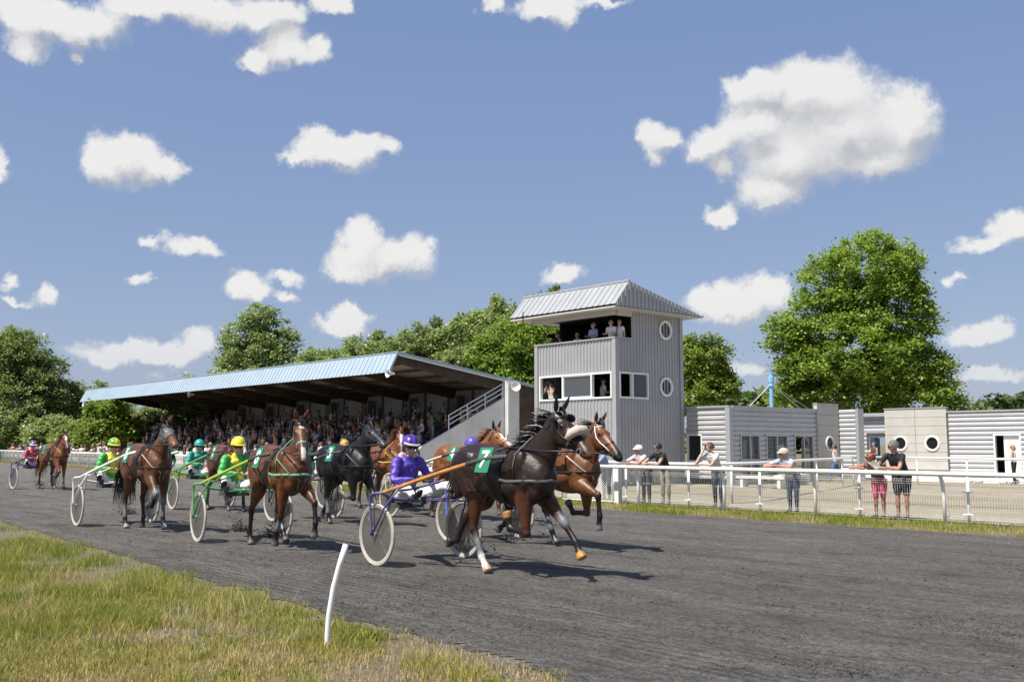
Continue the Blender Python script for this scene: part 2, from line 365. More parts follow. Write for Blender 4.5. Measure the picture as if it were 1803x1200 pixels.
def far_rag(x): return far_y(x)+.16*mnoise.noise(Vector((x*.8,13,0)))+.08*mnoise.noise(Vector((x*3.1,19,0)))
XT = list(np.linspace(-260,-60,60))+list(np.linspace(-59.5,-26,250))+list(np.linspace(-25.9,2,1000))+list(np.linspace(3,40,40))
tag(strip(near_rag, far_rag, .006, XT).build('track', CINDER), 'dark grey cinder trotting track', None, kind='structure')
m, t, b, o = newmat('gravel'); tcn = nd('ShaderNodeTexCoord', t); v = tcn.outputs['Object']
n1 = noise(v, .5, 6, .6, t); vo = nd('ShaderNodeTexVoronoi', t); t.links.new(v, vo.inputs['Vector']); vo.inputs['Scale'].default_value = 26
c = mixc(sstep(n1, .35, .65, t), (.38,.32,.21,1), (.50,.43,.31,1), t)
c = mixc(mth('MULTIPLY', vo.outputs['Distance'], .6, tree=t), c, (.12,.105,.08,1), t)
c = mixc(sstep(noise(v, 9, 6, .75, t), .38, .62, t), mixc(.42, c, (.10,.085,.06,1), t), c, t)
c = mixc(sstep(noise(v, 1.1, 7, .65, t), .56, .7, t, 0, .7), c, (.17,.155,.06,1), t)
t.links.new(c, b.inputs['Base Color']); b.inputs['Roughness'].default_value = .95
bn = nd('ShaderNodeBump', t); bn.inputs['Strength'].default_value = .7; t.links.new(vo.outputs['Distance'], bn.inputs['Height']); t.links.new(bn.outputs[0], b.inputs['Normal']); GRAVEL = m
tag(strip(lambda x: fence_y(x)+.55+.15*mnoise.noise(Vector((x*.8,5,0))), lambda x: 60, .004, list(np.linspace(-110,40,160))).build('gravel_yard', GRAVEL), 'pale tan gravel yard behind the rails', None, kind='structure')
# ---------------------------------------------------------------- grass blades
m, t, b, o = newmat('grass_blades'); a = nd('ShaderNodeAttribute', t, attribute_name='Col'); t.links.new(a.outputs[0], b.inputs['Base Color'])
b.inputs['Roughness'].default_value = .55; b.inputs['Specular IOR Level'].default_value = .25
tl = nd('ShaderNodeBsdfTranslucent', t); t.links.new(a.outputs[0], tl.inputs[0]); mx = nd('ShaderNodeMixShader', t); mx.inputs[0].default_value = .35
t.links.new(b.outputs[0], mx.inputs[1]); t.links.new(tl.outputs[0], mx.inputs[2]); t.links.new(mx.outputs[0], o.inputs[0]); BLADE = m
def blades(name, label, X, Y, H, W, C, lean=.45, z0=0.0):
    n = len(X); a = rng.uniform(0, 2*PI, n); d = rng.uniform(0, 2*PI, n); ln = rng.uniform(.1, 1, n)*lean*H
    ux, uy = np.cos(a)*W, np.sin(a)*W; lx, ly = np.cos(d)*ln, np.sin(d)*ln
    V = np.empty((n,5,3)); hz = np.full(n, z0)
    V[:,0] = np.stack([X-ux, Y-uy, hz], 1); V[:,1] = np.stack([X+ux, Y+uy, hz], 1)
    V[:,2] = np.stack([X+ux*.75+lx*.35, Y+uy*.75+ly*.35, hz+H*.6], 1); V[:,3] = np.stack([X-ux*.75+lx*.35, Y-uy*.75+ly*.35, hz+H*.6], 1)
    V[:,4] = np.stack([X+lx, Y+ly, hz+H], 1)
    me = bpy.data.meshes.new(name); me.vertices.add(n*5); me.vertices.foreach_set('co', V.ravel())
    base = (np.arange(n)*5)[:,None]; lp = np.concatenate([base+np.array([0,1,2,3]), base+np.array([3,2,4])], 1).ravel()
    me.loops.add(n*7); me.loops.foreach_set('vertex_index', lp.astype(np.int32))
    me.polygons.add(n*2); st = (np.arange(n)*7)[:,None]+np.array([0,4]); me.polygons.foreach_set('loop_start', st.ravel().astype(np.int32))
    me.update(calc_edges=True); me.validate()
    at = me.color_attributes.new('Col', 'FLOAT_COLOR', 'POINT'); cc = np.ones((n,5,4), np.float32); cc[:,:,:3] = C[:,None,:]; at.data.foreach_set('color', cc.ravel())
    me.materials.append(BLADE); ob = obj(name, me); tag(ob, label, None, kind='stuff'); return ob
def vnoise(X, Y, s, seed):
    return np.array([mnoise.noise(Vector((x*s, y*s, seed))) for x, y in zip(X, Y)])
GREEN = np.array([.27,.31,.045]); YEL = np.array([.48,.42,.10]); DRY = np.array([.58,.45,.22]); DKG = np.array([.13,.18,.03])
def grass_cols(k, dry):                                 # k patch value, dry 0..1
    r = rng.uniform(0,1,len(k))[:,None]; k = np.clip(k,0,1)[:,None]; dry = np.clip(dry,0,1)[:,None]
    c = GREEN*(1-k)+YEL*k; c = c*(1-.35*r)+DKG*(.35*r); c = c*(1-dry)+DRY*dry
    return c*rng.uniform(.75,1.2,(len(k),1))
# infield: uniform short turf, tall clumps towards the left, thinning to bare earth at the track
def infield(n):
    px = rng.uniform(-120, 1000, n); py = 905+300*rng.uniform(0,1,n)**.85
    d = FW[None]+RV[None]*((px-CX)/FPX)[:,None]+VV[None]*((CY-py)/FPX)[:,None]
    p = CAM+d*(-CAMH/d[:,2])[:,None]; return p[:,0], p[:,1]
X, Y = infield(330000)
edge_ = np.interp(X, [q[0] for q in NEAR], [q[1] for q in NEAR])-Y      # metres inside the track edge
p1 = vnoise(X, Y, .9, 1.5); p2 = vnoise(X, Y, 3.1, 4.5); left = np.clip((-6.5-X)/6.0, 0, 1)
prob = np.clip(-.16+.36*np.clip((edge_-.4)/2.0,0,1)+.95*p1+.80*p2+.60*left*np.clip(edge_*1.1,0,1), .085, 1)*(edge_ > -.10+.35*(p2+.25))
keep = rng.uniform(0,1,len(X)) < prob
X, Y, p1, p2, left, edge_ = X[keep], Y[keep], p1[keep], p2[keep], left[keep], edge_[keep]
tall = np.clip((p1-.05)*2.2, 0, 1)*(.25+.9*left)*np.clip(edge_/1.2, .15, 1)
H = rng.uniform(.022,.065,len(X))*(.75+.6*left)+tall*rng.uniform(.05,.18,len(X))*(.45+.55*left)
C = grass_cols(.45-.7*p2-.35*left+.5*rng.uniform(-.5,.5,len(X)), np.clip(.92-.98*left-1.0*p1+rng.normal(0,.22,len(X)), 0, 1))
blades('infield_grass', 'green and straw coloured infield turf beside the track', X, Y, H, rng.uniform(.0022,.0045,len(X)), C, .7)
# tussocks
tx, ty, th, tcx = [], [], [], []
for k in range(260):
    x, y = infield(1); x, y = x[0], y[0]; e = near_y(x)-y
    if e < .35 or (x > -7.5 and random.random() < .55): continue
    nb = random.randint(60, 220); s = random.uniform(.05,.16)*(1.4 if x < -8.5 else .9)
    tx.append(rng.normal(x, s, nb)); ty.append(rng.normal(y, s, nb)); hh = random.uniform(.09,.24)*(1.25 if x < -9 else .62)
    th.append(rng.uniform(.4,1,nb)*hh); q = random.random(); tcx.append(grass_cols(np.full(nb, q*.9), np.full(nb, random.choice([0,0,.1,.25,.75]))+rng.normal(0,.12,nb)))
X, Y, H, C = np.concatenate(tx), np.concatenate(ty), np.concatenate(th), np.concatenate(tcx)
blades('grass_tussocks', 'tall tufts of yellow green grass in the infield', X, Y, H, rng.uniform(.0022,.0048,len(X)), C, .85)
# verge under the rails
n = 70000; X = rng.uniform(-34, 2, n); Y = np.interp(X, [q[0] for q in FENCE], [q[1] for q in FENCE])+rng.uniform(-2.1,.75,n)
off = Y-np.interp(X, [q[0] for q in FENCE], [q[1] for q in FENCE]); p1 = vnoise(X, Y, 1.1, 7.5)
keep = rng.uniform(0,1,n) < np.clip(.55+1.0*p1+.35*np.clip(off+1.6,-.5,1), .02, 1); X, Y, p1, off = X[keep], Y[keep], p1[keep], off[keep]
H = rng.uniform(.03,.09,len(X))+np.clip(p1,0,1)*.14*rng.uniform(0,1,len(X))
C = grass_cols(.25-.6*p1+rng.uniform(-.2,.2,len(X)), np.clip(.25-1.1*p1-.35*(off+1.2)+rng.normal(0,.15,len(X)),0,1))
blades('verge_grass', 'strip of mown grass between track and white rails', X, Y, H, rng.uniform(.004,.008,len(X)), C, .7)
n = 26000; X = rng.uniform(-125, -34, n); Y = np.interp(X, [q[0] for q in FENCE], [q[1] for q in FENCE])+rng.uniform(-2.0,.9,n)
p1 = vnoise(X, Y, .7, 2.5); blades('far_verge_grass', 'grass strip along the far left rails', X, Y, rng.uniform(.04,.13,n), rng.uniform(.008,.016,n), grass_cols(.4-.5*p1, np.clip(.3-p1,0,1)), .7)

# loose clods lying on the cinder
def clods(n):
    px = rng.uniform(-50, 1850, n); py = 850+345*rng.uniform(0,1,n)
    d = FW[None]+RV[None]*((px-CX)/FPX)[:,None]+VV[None]*((CY-py)/FPX)[:,None]; p = CAM+d*(-CAMH/d[:,2])[:,None]; return p[:,0], p[:,1]
X, Y = clods(110000); ny_ = np.interp(X, [q[0] for q in NEAR], [q[1] for q in NEAR]); fy_ = np.interp(X, [q[0] for q in FENCE], [q[1] for q in FENCE])-1.95
pn = vnoise(X*.7, Y, .9, 31.0)+.6*vnoise(X, Y, 3.3, 12.0); keep = (Y > ny_-.55*rng.uniform(0,1,len(Y))) & (Y < fy_-.1) & (rng.uniform(0,1,len(X)) < np.clip(.10+1.5*pn,.02,1)); X, Y = X[keep], Y[keep]; n = len(X)
R_ = rng.choice([.004,.006,.008,.011,.015,.021], n, p=[.34,.30,.20,.10,.05,.01])
V = rng.normal(size=(n,4,3)); V /= np.linalg.norm(V,axis=2)[:,:,None]; V *= (R_[:,None,None]*1.2); V[:,:,2] = np.abs(V[:,:,2])*.9; V[:,0,2] = -.004; V[:,1,2] *= .2
V += np.stack([X,Y,np.full(n,.008)],1)[:,None,:]
me = bpy.data.meshes.new('cinder_clods'); me.vertices.add(n*4); me.vertices.foreach_set('co', V.ravel()); b0 = (np.arange(n)*4)[:,None]
me.loops.add(n*12); me.loops.foreach_set('vertex_index', (b0+np.array([0,1,2,0,2,3,0,3,1,1,3,2])).ravel().astype(np.int32)); me.polygons.add(n*4); me.polygons.foreach_set('loop_start', (np.arange(n*4)*3).astype(np.int32)); me.update(calc_edges=True)
me.materials.append(mat('cinder_clod', (.085,.082,.078), .95, var=.45, scale=3)); tag(obj('cinder_clods', me), 'loose dark cinder clods lying on the track', None, kind='stuff')
# ================================================================ sheet metal helper
def wall_rects(u0, u1, z0, z1, holes):
    us = sorted({u0, u1, *[min(max(h[0],u0),u1) for h in holes], *[min(max(h[1],u0),u1) for h in holes]})
    out = []
    for a, b_ in zip(us[:-1], us[1:]):
        if b_-a < 1e-6: continue
        mid = (a+b_)/2; zs = z0
        for h in sorted([h for h in holes if h[0] < mid < h[1]], key=lambda h: h[2]):
            if h[2] > zs: out.append((a, b_, zs, h[2]))
            zs = max(zs, h[3])
        if zs < z1: out.append((a, b_, zs, z1))
    return out
def corr(mb, fn, rects, pitch, depth, horiz=False, prof=((0,0),(.55,0),(.64,1),(.90,1),(.99,0))):
    for (a, b_, z0, z1) in rects:
        lo, hi = (z0, z1) if horiz else (a, b_)
        ks = []; k = math.floor(lo/pitch)
        def val(s):
            f = (s/pitch) % 1.0; pr = list(prof)+[(1.0,0)]
            for (p, q), (p2, q2) in zip(pr[:-1], pr[1:]):
                if p <= f <= p2: return q+(q2-q)*((f-p)/(p2-p) if p2 > p else 0)
            return 0
        ss = [lo]
        while k*pitch < hi:
            for p, q in prof:
                s_ = (k+p)*pitch
                if lo+1e-5 < s_ < hi-1e-5: ss.append(s_)
            k += 1
        ss.append(hi); vs_ = []; fs = []
        for s_ in ss:
            d = val(s_)*depth
            if horiz: vs_ += [fn(a, s_, d), fn(b_, s_, d)]
            else: vs_ += [fn(s_, z0, d), fn(s_, z1, d)]
        for i in range(len(ss)-1): fs.append((2*i, 2*i+1, 2*i+3, 2*i+2))
        mb.add(vs_, fs)
def holed_plate(nx0, nx1, z0, z1, holes, fn, thick=.10, name='p'):
    """flat panel with round openings, as a boolean-cut box; fn maps (u, z, out) to world"""
    mb = MB()
    pts = [fn(u, z, o_) for o_ in (0, -thick) for u, z in ((nx0,z0),(nx1,z0),(nx1,z1),(nx0,z1))]
    mb.add(pts, [(0,1,2,3),(7,6,5,4),(0,4,5,1),(1,5,6,2),(2,6,7,3),(3,7,4,0)])
    ob = obj('tmp', mb.mesh('tmp'))
    cut = []
    for (u, z, r) in holes:
        c = MB(); n = 28
        ring = [[fn(u+r*math.cos(2*PI*i/n), z+r*math.sin(2*PI*i/n), o_) for i in range(n)] for o_ in (.2, -thick-.2)]
        c.add(ring[0]+ring[1], [tuple(range(n)), tuple(range(2*n-1, n-1, -1))]+[(i, n+i, n+(i+1)%n, (i+1)%n) for i in range(n)])
        co_ = obj('tmpc', c.mesh('tmpc')); cut.append(co_)
        m_ = ob.modifiers.new('b', 'BOOLEAN'); m_.operation = 'DIFFERENCE'; m_.object = co_; m_.solver = 'EXACT'
    me = bpy.data.meshes.new_from_object(ob.evaluated_get(bpy.context.evaluated_depsgraph_get()))
    for c in cut+[ob]: bpy.data.objects.remove(c)
    return me
def porthole(parent, fn, u, z, r, pane_mat=PANED):
    """ring frame and glass of a round window"""
    n = 28; mb = MB(); prof = [(r*.86,-.06),(r*.86,.045),(r*.95,.06),(r*1.12,.05),(r*1.14,0)]
    vs_ = []; fs = []
    for (rr, o_) in prof:
        for i in range(n): vs_.append(fn(u+rr*math.cos(2*PI*i/n), z+rr*math.sin(2*PI*i/n), o_))
    for k in range(len(prof)-1):
        for i in range(n): fs.append((k*n+i, k*n+(i+1)%n, (k+1)*n+(i+1)%n, (k+1)*n+i))
    mb.add(vs_, fs); fr = mb.build('porthole', FRAMEW, parent, smooth=False)
    g_ = MB(); g_.add([fn(u+r*.87*math.cos(2*PI*i/n), z+r*.87*math.sin(2*PI*i/n), -.02) for i in range(n)], [tuple(range(n))]); g_.build('pane', pane_mat, fr)
    return fr
def lframe(parent, name, fn, u0, u1, z0, z1, w=.06, out=.03, deep=.10, mat_=FRAMEW, mull=()):
    mb = MB()
    def bx(a, b_, c, d):
        pts = [fn(u, z, o_) for o_ in (out, -deep) for u, z in ((a,c),(b_,c),(b_,d),(a,d))]
        mb.add(pts, [(0,1,2,3),(7,6,5,4),(0,4,5,1),(1,5,6,2),(2,6,7,3),(3,7,4,0)])
    bx(u0, u1, z0, z0+w); bx(u0, u1, z1-w, z1); bx(u0, u0+w, z0+w, z1-w); bx(u1-w, u1, z0+w, z1-w)
    for mu in mull: bx(mu-w/2, mu+w/2, z0+w, z1-w)
    return mb.build(name, mat_, parent)
def lpane(parent, fn, u0, u1, z0, z1, o_=-.03, mat_=PANE, name='pane'):
    mb = MB(); mb.add([fn(u0,z0,o_), fn(u1,z0,o_), fn(u1,z1,o_), fn(u0,z1,o_)], [(0,1,2,3)]); return mb.build(name, mat_, parent)
def lbox(fn, u0, u1, z0, z1, o0, o1, mb=None):
    mb = mb or MB(); pts = [fn(u, z, o_) for o_ in (o1, o0) for u, z in ((u0,z0),(u1,z0),(u1,z1),(u0,z1))]
    return mb.add(pts, [(0,1,2,3),(7,6,5,4),(0,4,5,1),(1,5,6,2),(2,6,7,3),(3,7,4,0)])
# ================================================================ judges' tower
TX0, TX1, TY0, TY1 = -31.82, -27.13, 29.6, 33.76
tw = thing('judges_tower', 'three storey grey ribbed metal tower with open top deck and pitched roof', 'tower', (0,0,0))
ff = lambda u, z, o_: (u, TY0-o_, z)
fr_ = lambda u, z, o_: (TX1+o_, u, z)
fl_ = lambda u, z, o_: (TX0-o_, u, z)
fb_ = lambda u, z, o_: (u, TY1+o_, z)
WZ0, WZ1 = 3.56, 4.60; PAR = 5.98; EAVE = 7.22
hF = [(-31.56,-27.31,WZ0,WZ1)]; hR = [(29.79,31.54,WZ0,WZ1)]
mb = MB(); corr(mb, ff, wall_rects(TX0+.06, TX1-.12, 0, PAR, hF), .19, .035); mb.build('front_cladding', CLAD, tw)
mb = MB()
for rc in wall_rects(TY0+.12, 30.58, 0, PAR, [(29.79,30.58,WZ0,WZ1)])+wall_rects(30.58, TY1-.06, 0, EAVE, [(30.58,31.54,WZ0,WZ1)]):
    corr(mb, fr_, [rc], .19, .035)
sd = mb.build('side_cladding', CLAD, tw)
mb = MB(); corr(mb, fl_, [(TY0+.06, TY1-.06, 0, PAR)], .19, .035); mb.build('side_cladding', CLAD, tw)
mb = MB(); corr(mb, fb_, [(TX0+.06, TX1-.06, 0, EAVE)], .19, .035); mb.build('back_cladding', CLAD, tw)
mb = MB()
for (x, y, zt) in ((TX1-.04, TY0+.04, PAR),(TX0+.02, TY0+.04, PAR),(TX1-.02, TY1-.02, EAVE),(TX0+.02, TY1-.02, EAVE)): mb = MB(); mb.box((x, y, zt/2), (.20,.20,zt)); mb.build('corner_trim', CLAD, tw)
mb = MB(); mb.box(((TX0+TX1)/2, TY0+.0, PAR+.02), (TX1-TX0+.12,.16,.06)); mb.box((TX1, (TY0+30.58)/2+.06, PAR+.021), (.16, 30.58-TY0-.06,.06)); mb.build('parapet_cap', CLAD, tw)
mb = MB()                                                # floors and dark lining
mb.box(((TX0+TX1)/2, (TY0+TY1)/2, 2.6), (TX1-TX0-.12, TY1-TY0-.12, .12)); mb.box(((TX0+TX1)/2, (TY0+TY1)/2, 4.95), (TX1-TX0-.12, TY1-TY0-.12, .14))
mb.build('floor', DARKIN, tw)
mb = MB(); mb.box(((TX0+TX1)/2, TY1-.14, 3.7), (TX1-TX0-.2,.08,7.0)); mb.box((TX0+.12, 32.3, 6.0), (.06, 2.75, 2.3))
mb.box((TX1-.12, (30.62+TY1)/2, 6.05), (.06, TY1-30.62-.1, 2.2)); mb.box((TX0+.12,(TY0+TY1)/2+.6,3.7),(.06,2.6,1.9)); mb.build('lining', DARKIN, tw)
wf = lframe(tw, 'front_window', ff, -31.58, -27.29, WZ0-.02, WZ1+.02, .07, .07, .08, FRAMEW, mull=(-30.14,-28.44))
sash = lframe(wf, 'sliding_sash', ff, -30.14, -28.44, WZ0+.05, WZ1-.05, .06, .03, .02); lpane(wf, ff, -30.08, -28.5, WZ0+.11, WZ1-.11, 0.0)
wr_ = lframe(tw, 'side_window', fr_, 29.77, 31.56, WZ0-.02, WZ1+.02, .07, .07, .08, FRAMEW, mull=(30.58,)); lpane(wr_, fr_, 30.62, 31.49, WZ0+.05, WZ1-.05, 0.0)
for z in (6.52, 4.10): porthole(tw, lambda u, zz, o_: (TX1+.045+o_, u, zz), 32.7, z, .37)
# roof
RX0, RX1 = -32.85, -26.5; YE, ZE, YR, ZR, YB, ZB = 28.93, 7.26, 29.79, 8.25, 34.48, 7.22
mb = MB(); L1 = math.hypot(YR-YE, ZR-ZE)
def rfront(u, s_, o_):
    k = s_/L1; nrm = (-(ZR-ZE)/L1, (YR-YE)/L1); return (u, YE+(YR-YE)*k+nrm[0]*o_, ZE+(ZR-ZE)*k+nrm[1]*o_)
corr(mb, rfront, [(RX0, RX1, 0, L1)], .33, .035, prof=((0,0),(.78,0),(.82,1),(.94,1),(.98,0)))
L2 = math.hypot(YB-YR, ZR-ZB)
def rback(u, s_, o_):
    k = s_/L2; nrm = ((ZR-ZB)/L2, (YB-YR)/L2); return (u, YR+(YB-YR)*k+nrm[0]*o_, ZR+(ZB-ZR)*k+nrm[1]*o_)
corr(mb, rback, [(RX0, RX1, 0, L2)], .33, .035, prof=((0,0),(.78,0),(.82,1),(.94,1),(.98,0)))
rf = mb.build('roof', ROOFW, tw)
mb = MB(); mb.tube([(RX0,YR,ZR+.03),(RX1+.02,YR,ZR+.03)], .05, 6); mb.build('ridge_cap', ROOFW, rf)
for gx, sgn in ((RX1,1),(RX0,-1)):                     # gable ends in ribbed sheet
    mb = MB(); n = 46
    for i in range(n):
        y0 = YE+(YB-YE)*i/n; y1 = YE+(YB-YE)*(i+1)/n
        def top(y): return ZE+(ZR-ZE)*(y-YE)/(YR-YE) if y < YR else ZR+(ZB-ZR)*(y-YR)/(YB-YR)
        o_ = .03*sgn if i % 2 else 0.0; zb = ZE-.06
        mb.quad((gx+o_, y0, zb),(gx+o_, y1, zb),(gx+o_, y1, top(y1)),(gx+o_, y0, top(y0)))
        if i: mb.quad((gx, y0, zb),(gx+.03*sgn, y0, zb),(gx+.03*sgn, y0, top(y0)),(gx, y0, top(y0)))
    mb.build('gable', CLAD, tw)
mb = MB()
mb.box(((RX0+RX1)/2, (YE+YB)/2, ZE-.10), (RX1-RX0-.06, YB-YE-.06, .06)); mb.build('soffit', SOFF, tw)
mb = MB(); mb.box(((TX0+TX1)/2-.1, TY0-.02, ZE-.23), (TX1-TX0+.2, .14, .20)); mb.build('header_beam', SOFF, tw); mb = MB(); mb.box((TX1-.02, 30.15, ZE-.231), (.14, .9, .20)); mb.build('header_beam', SOFF, tw); mb = MB(); mb.box(((TX0+TX1)/2, (TY0+TY1)/2+.05, ZE-.16), (TX1-TX0-.1, TY1-TY0-.2, .04)); mb.build('ceiling', DARKIN, tw)  # ceiling sheet added under the pale soffit, its colour carries the deck's shade
mb = MB(); mb.box((RX0+.9, YE-.02, ZE-.03), (.03,.03,.5)); mb.build('hook', BLACKL, tw); mb = MB(); mb.tube([(RX1+.06,YB,ZB-.02),(RX0,YB,ZB-.02)], .06, 6); mb.build('gutter', FRAMEG, tw)
# ================================================================ low pavilion
pv = thing('weighing_room', 'low silver horizontally ribbed building with grey glazed doors beside the tower', 'building', (0,0,0))
YA, XB, YBE, PH = 34.0, -24.84, 40.56, 3.22
fA = lambda u, z, o_: (u, YA-o_, z); fB = lambda u, z, o_: (XB+o_, u, z)
PROFH = ((0,0),(.12,0),(.16,1),(.58,1),(.94,0))
mb = MB(); corr(mb, fA, wall_rects(TX1+.1, XB-.1, .25, PH, [(-27.02,-26.22,.95,2.10)]), .207, .050, True, PROFH); mb.build('front_cladding', CLADH, pv)
hB = [(34.70,36.09,.12,2.10),(36.55,38.20,.12,2.10),(38.73,40.26,.12,2.10)]
mb = MB(); corr(mb, fB, wall_rects(YA+.1, YBE, .25, PH, hB), .207, .050, True, PROFH); mb.build('side_cladding', CLADH, pv)
mb = MB(); mb.box((XB-.02, YA+.02, PH/2), (.22,.22,PH)); mb.box(((TX1+XB)/2, YA, PH+.03), (XB-TX1+.1, .2, .08)); mb.box((XB, (YA+YBE)/2+.1, PH+.031), (.2, YBE-YA-.1, .08)); mb.build('corner_trim', FRAMEG, pv)
mb = MB(); mb.box((XB-1.6, (YA+YBE)/2, .12), (3.0, YBE-YA, .24)); mb.box(((TX1+XB)/2+.1, YA+.5, .121), (XB-TX1-.1, 1.0, .23)); mb.build('plinth', CONCG, pv)
mb = MB(); mb.box((XB-1.4, (YA+YBE)/2, PH-.06), (2.6, YBE-YA-.1, .1)); mb.build('flat_roof', ROOFW, pv)
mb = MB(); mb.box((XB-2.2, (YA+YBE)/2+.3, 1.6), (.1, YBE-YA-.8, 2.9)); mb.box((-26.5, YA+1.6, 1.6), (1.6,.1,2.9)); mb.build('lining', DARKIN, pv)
w = lframe(pv, 'window', fA, -27.02, -26.22, .95, 2.10, .05, .06, .08, FRAMEW); lpane(w, fA, -26.97, -26.27, 1.0, 2.05, -.04, PANED)
for i, (a, b_, z0, z1) in enumerate(hB):
    w = lframe(pv, 'glazed_door', fB, a, b_, z0, z1, .07, .07, .08, FRAMEG, mull=((a+b_)/2,))
    hs = [(a+.07, (a+b_)/2-.035), ((a+b_)/2+.035, b_-.07)]
    for j, (u, v_) in enumerate(hs):
        if i == 2 and j == 0: continue                   # this leaf stands open
        lpane(w, fB, u, v_, z0+.08, z1-.08, -.02, PANE)
    mb = MB(); lbox(fB, a+.08, b_-.08, .98, 1.06, -.02, .05, mb); mb.build('handrail', FRAMEG, w)
# cream porthole panel at the end of the side wall
mb = MB(); C0, C1 = YBE, 42.42; XC = XB+.10
fC = lambda u, z, o_: (XC+o_, u, z)
zc = np.linspace(.12, 3.52, 8)
pc = thing('porthole_screen', 'narrow cream concrete screen wall with one round porthole', 'wall', (0,0,0))
for i in range(7):
    hole = [(41.55, 1.73, .32)] if zc[i] < 2.05 and zc[i+1] > 1.41 else []
    me = holed_plate(C0+.012, C1-.012, zc[i]+.006, zc[i+1]-.006, hole, fC, .16) if hole else lbox(fC, C0+.012, C1-.012, zc[i]+.006, zc[i+1]-.006, -.16, 0).mesh('panel')
    me.materials.clear(); me.materials.append(CONC); obj('panel', me, pc)
mb = MB(); lbox(fC, C0, C1, .1, 3.5, -.2, -.165, mb); lbox(fC, C0-.02, C1, 3.52, 3.57, -.2, .03, mb); mb.build('core', FRAMEG, pc)
porthole(pc, fC, 41.55, 1.73, .31)
wv = thing('wing_wall', 'short silver ribbed wing wall between porthole screen and open doorway', 'wall', (0,0,0))
fD = lambda u, z, o_: (u, 42.42-o_, z)
mb = MB(); corr(mb, fD, [(-24.70,-23.86,.15,3.29)], .207, .050, True, PROFH); mb.build('cladding', CLADH, wv)
mb = MB(); mb.box((-23.80, 42.62, 1.66), (.14,.5,3.32)); mb.box((-24.28, 42.6, .075), (.9,.35,.15)); mb.build('end_post', FRAMEG, wv)
# long block on the right
lb = thing('changing_rooms', 'long low silver ribbed block with dark doorways at the right edge', 'building', (0,0,0))
fE = lambda u, z, o_: (u, 45.6-o_, z); fG = lambda u, z, o_: (u, 45.0-o_, z)
mb = MB(); corr(mb, fE, wall_rects(-25.6,-23.6,.2,3.14,[(-24.95,-24.02,.2,2.05)]), .207,.050,True,PROFH); mb.build('recess_cladding', CLADH, lb)
mb = MB(); corr(mb, fG, wall_rects(-20.72,-8.0,.2,3.13,[(-18.72,-17.62,.12,2.12),(-14.4,-13.4,.12,2.12)]), .207,.050,True,PROFH); mb.build('front_cladding', CLADH, lb)
mb = MB(); mb.box((-14.4,45.02,3.16),(12.8,.22,.07)); mb.box((-24.6,45.62,3.17),(2.0,.2,.07)); mb.build('roof_trim', FRAMEG, lb)
mb = MB(); mb.box((-16.5,47.2,.10),(17.5,4.6,.20)); mb.build('plinth', CONCG, lb)
mb = MB(); mb.box((-16.5,47.6,3.08),(17.5,4.6,.1)); mb.build('flat_roof', ROOFW, lb)
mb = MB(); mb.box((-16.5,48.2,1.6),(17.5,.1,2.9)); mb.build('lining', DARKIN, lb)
d1 = lframe(lb, 'doorway', fE, -24.97,-24.0,.2,2.08,.06,.06,.1,FRAMEW)
mb = MB(); lbox(fE, -24.9,-24.75,.24,2.0,-.6,-.05,mb); mb.build('door_leaf', BLUEM, d1)
d2 = lframe(lb, 'doorway', fG, -18.75,-17.59,.14,2.14,.07,.06,.1,FRAMEW)
mb = MB(); lbox(fG, -18.35,-17.68,.2,2.06,-.10,-.05,mb); mb.build('door_leaf', FRAMEW, d2)
mb = MB(); lbox(fE, -25.1,-23.85,2.22,2.34,.0,.55,mb); mb.build('awning', FRAMEG, lb)
fp = thing('twin_porthole_wall', 'stained cream concrete panel wall with two round portholes', 'wall', (0,0,0))
fF = lambda u, z, o_: (u, 44.92-o_, z); zc = np.linspace(.52, 3.33, 8); ux = [-23.79,-22.28,-20.79]; hz = 1.73
for i in range(7):
    for j in range(2):
        hx = (-23.03,-21.49)[j]; hole = [(hx, hz, .33)] if zc[i] < hz+.33 and zc[i+1] > hz-.33 else []
        a, b_, c, d = ux[j]+.008, ux[j+1]-.008, zc[i]+.006, zc[i+1]-.006
        me = holed_plate(a, b_, c, d, hole, fF, .12) if hole else lbox(fF, a, b_, c, d, -.12, .0).mesh('panel')
        me.materials.clear(); me.materials.append(CONC); obj('panel', me, fp)
mb = MB(); lbox(fF, -23.8,-20.78,.2,3.34,-.18,-.125,mb); mb.build('core', FRAMEG, fp)
mb = MB(); lbox(fF, -23.82,-20.76,3.34,3.39,-.18,.03,mb); mb.build('cap', FRAMEG, fp)
for hx in (-23.03,-21.49): porthole(fp, fF, hx, hz, .32)
mb = MB(); mb.box((-21.5,44.6,.06),(6.6,1.2,.12)); tag(mb.build('doorstep', CONCG), 'concrete step along the twin porthole wall', 'step')
# rubble stones and low benches on the gravel
for k in range(9):
    x = -19.4+k*.72+random.uniform(-.2,.2); mb = MB(); r = random.uniform(.10,.17); mb.ell((0,0,r*.7),(r*1.4,r,r*.8),9,6)
    mb.V = [(v[0]*(1+.2*mnoise.noise(Vector(v)*9+Vector((k,0,0)))), v[1]*(1+.25*mnoise.noise(Vector(v)*8)), v[2]) for v in mb.V]
    o_ = mb.build('stone', CONCG, smooth=True); o_.location = (x, 43.6+random.uniform(-.2,.2), 0); tag(o_, 'pale rough stone before the long silver block', 'stone', 'stones along the silver block')
for k, (x, y, rz) in enumerate([(-22.6,33.0,0),(-23.9,35.9,PI/2)]):
    bt = thing('bench', ['low concrete bench near the foot of the tower','low concrete bench along the glazed doors'][k], 'bench', (x+.8*(k==1),y,0), rz)
    mb = MB(); mb.box((0,0,.40),(2.2,.42,.09)); mb.build('seat', CONCG, bt)
    for s_ in (-.85,.85): mb = MB(); mb.box((s_,0,.18),(.14,.36,.355)); mb.build('leg', CONCG, bt)
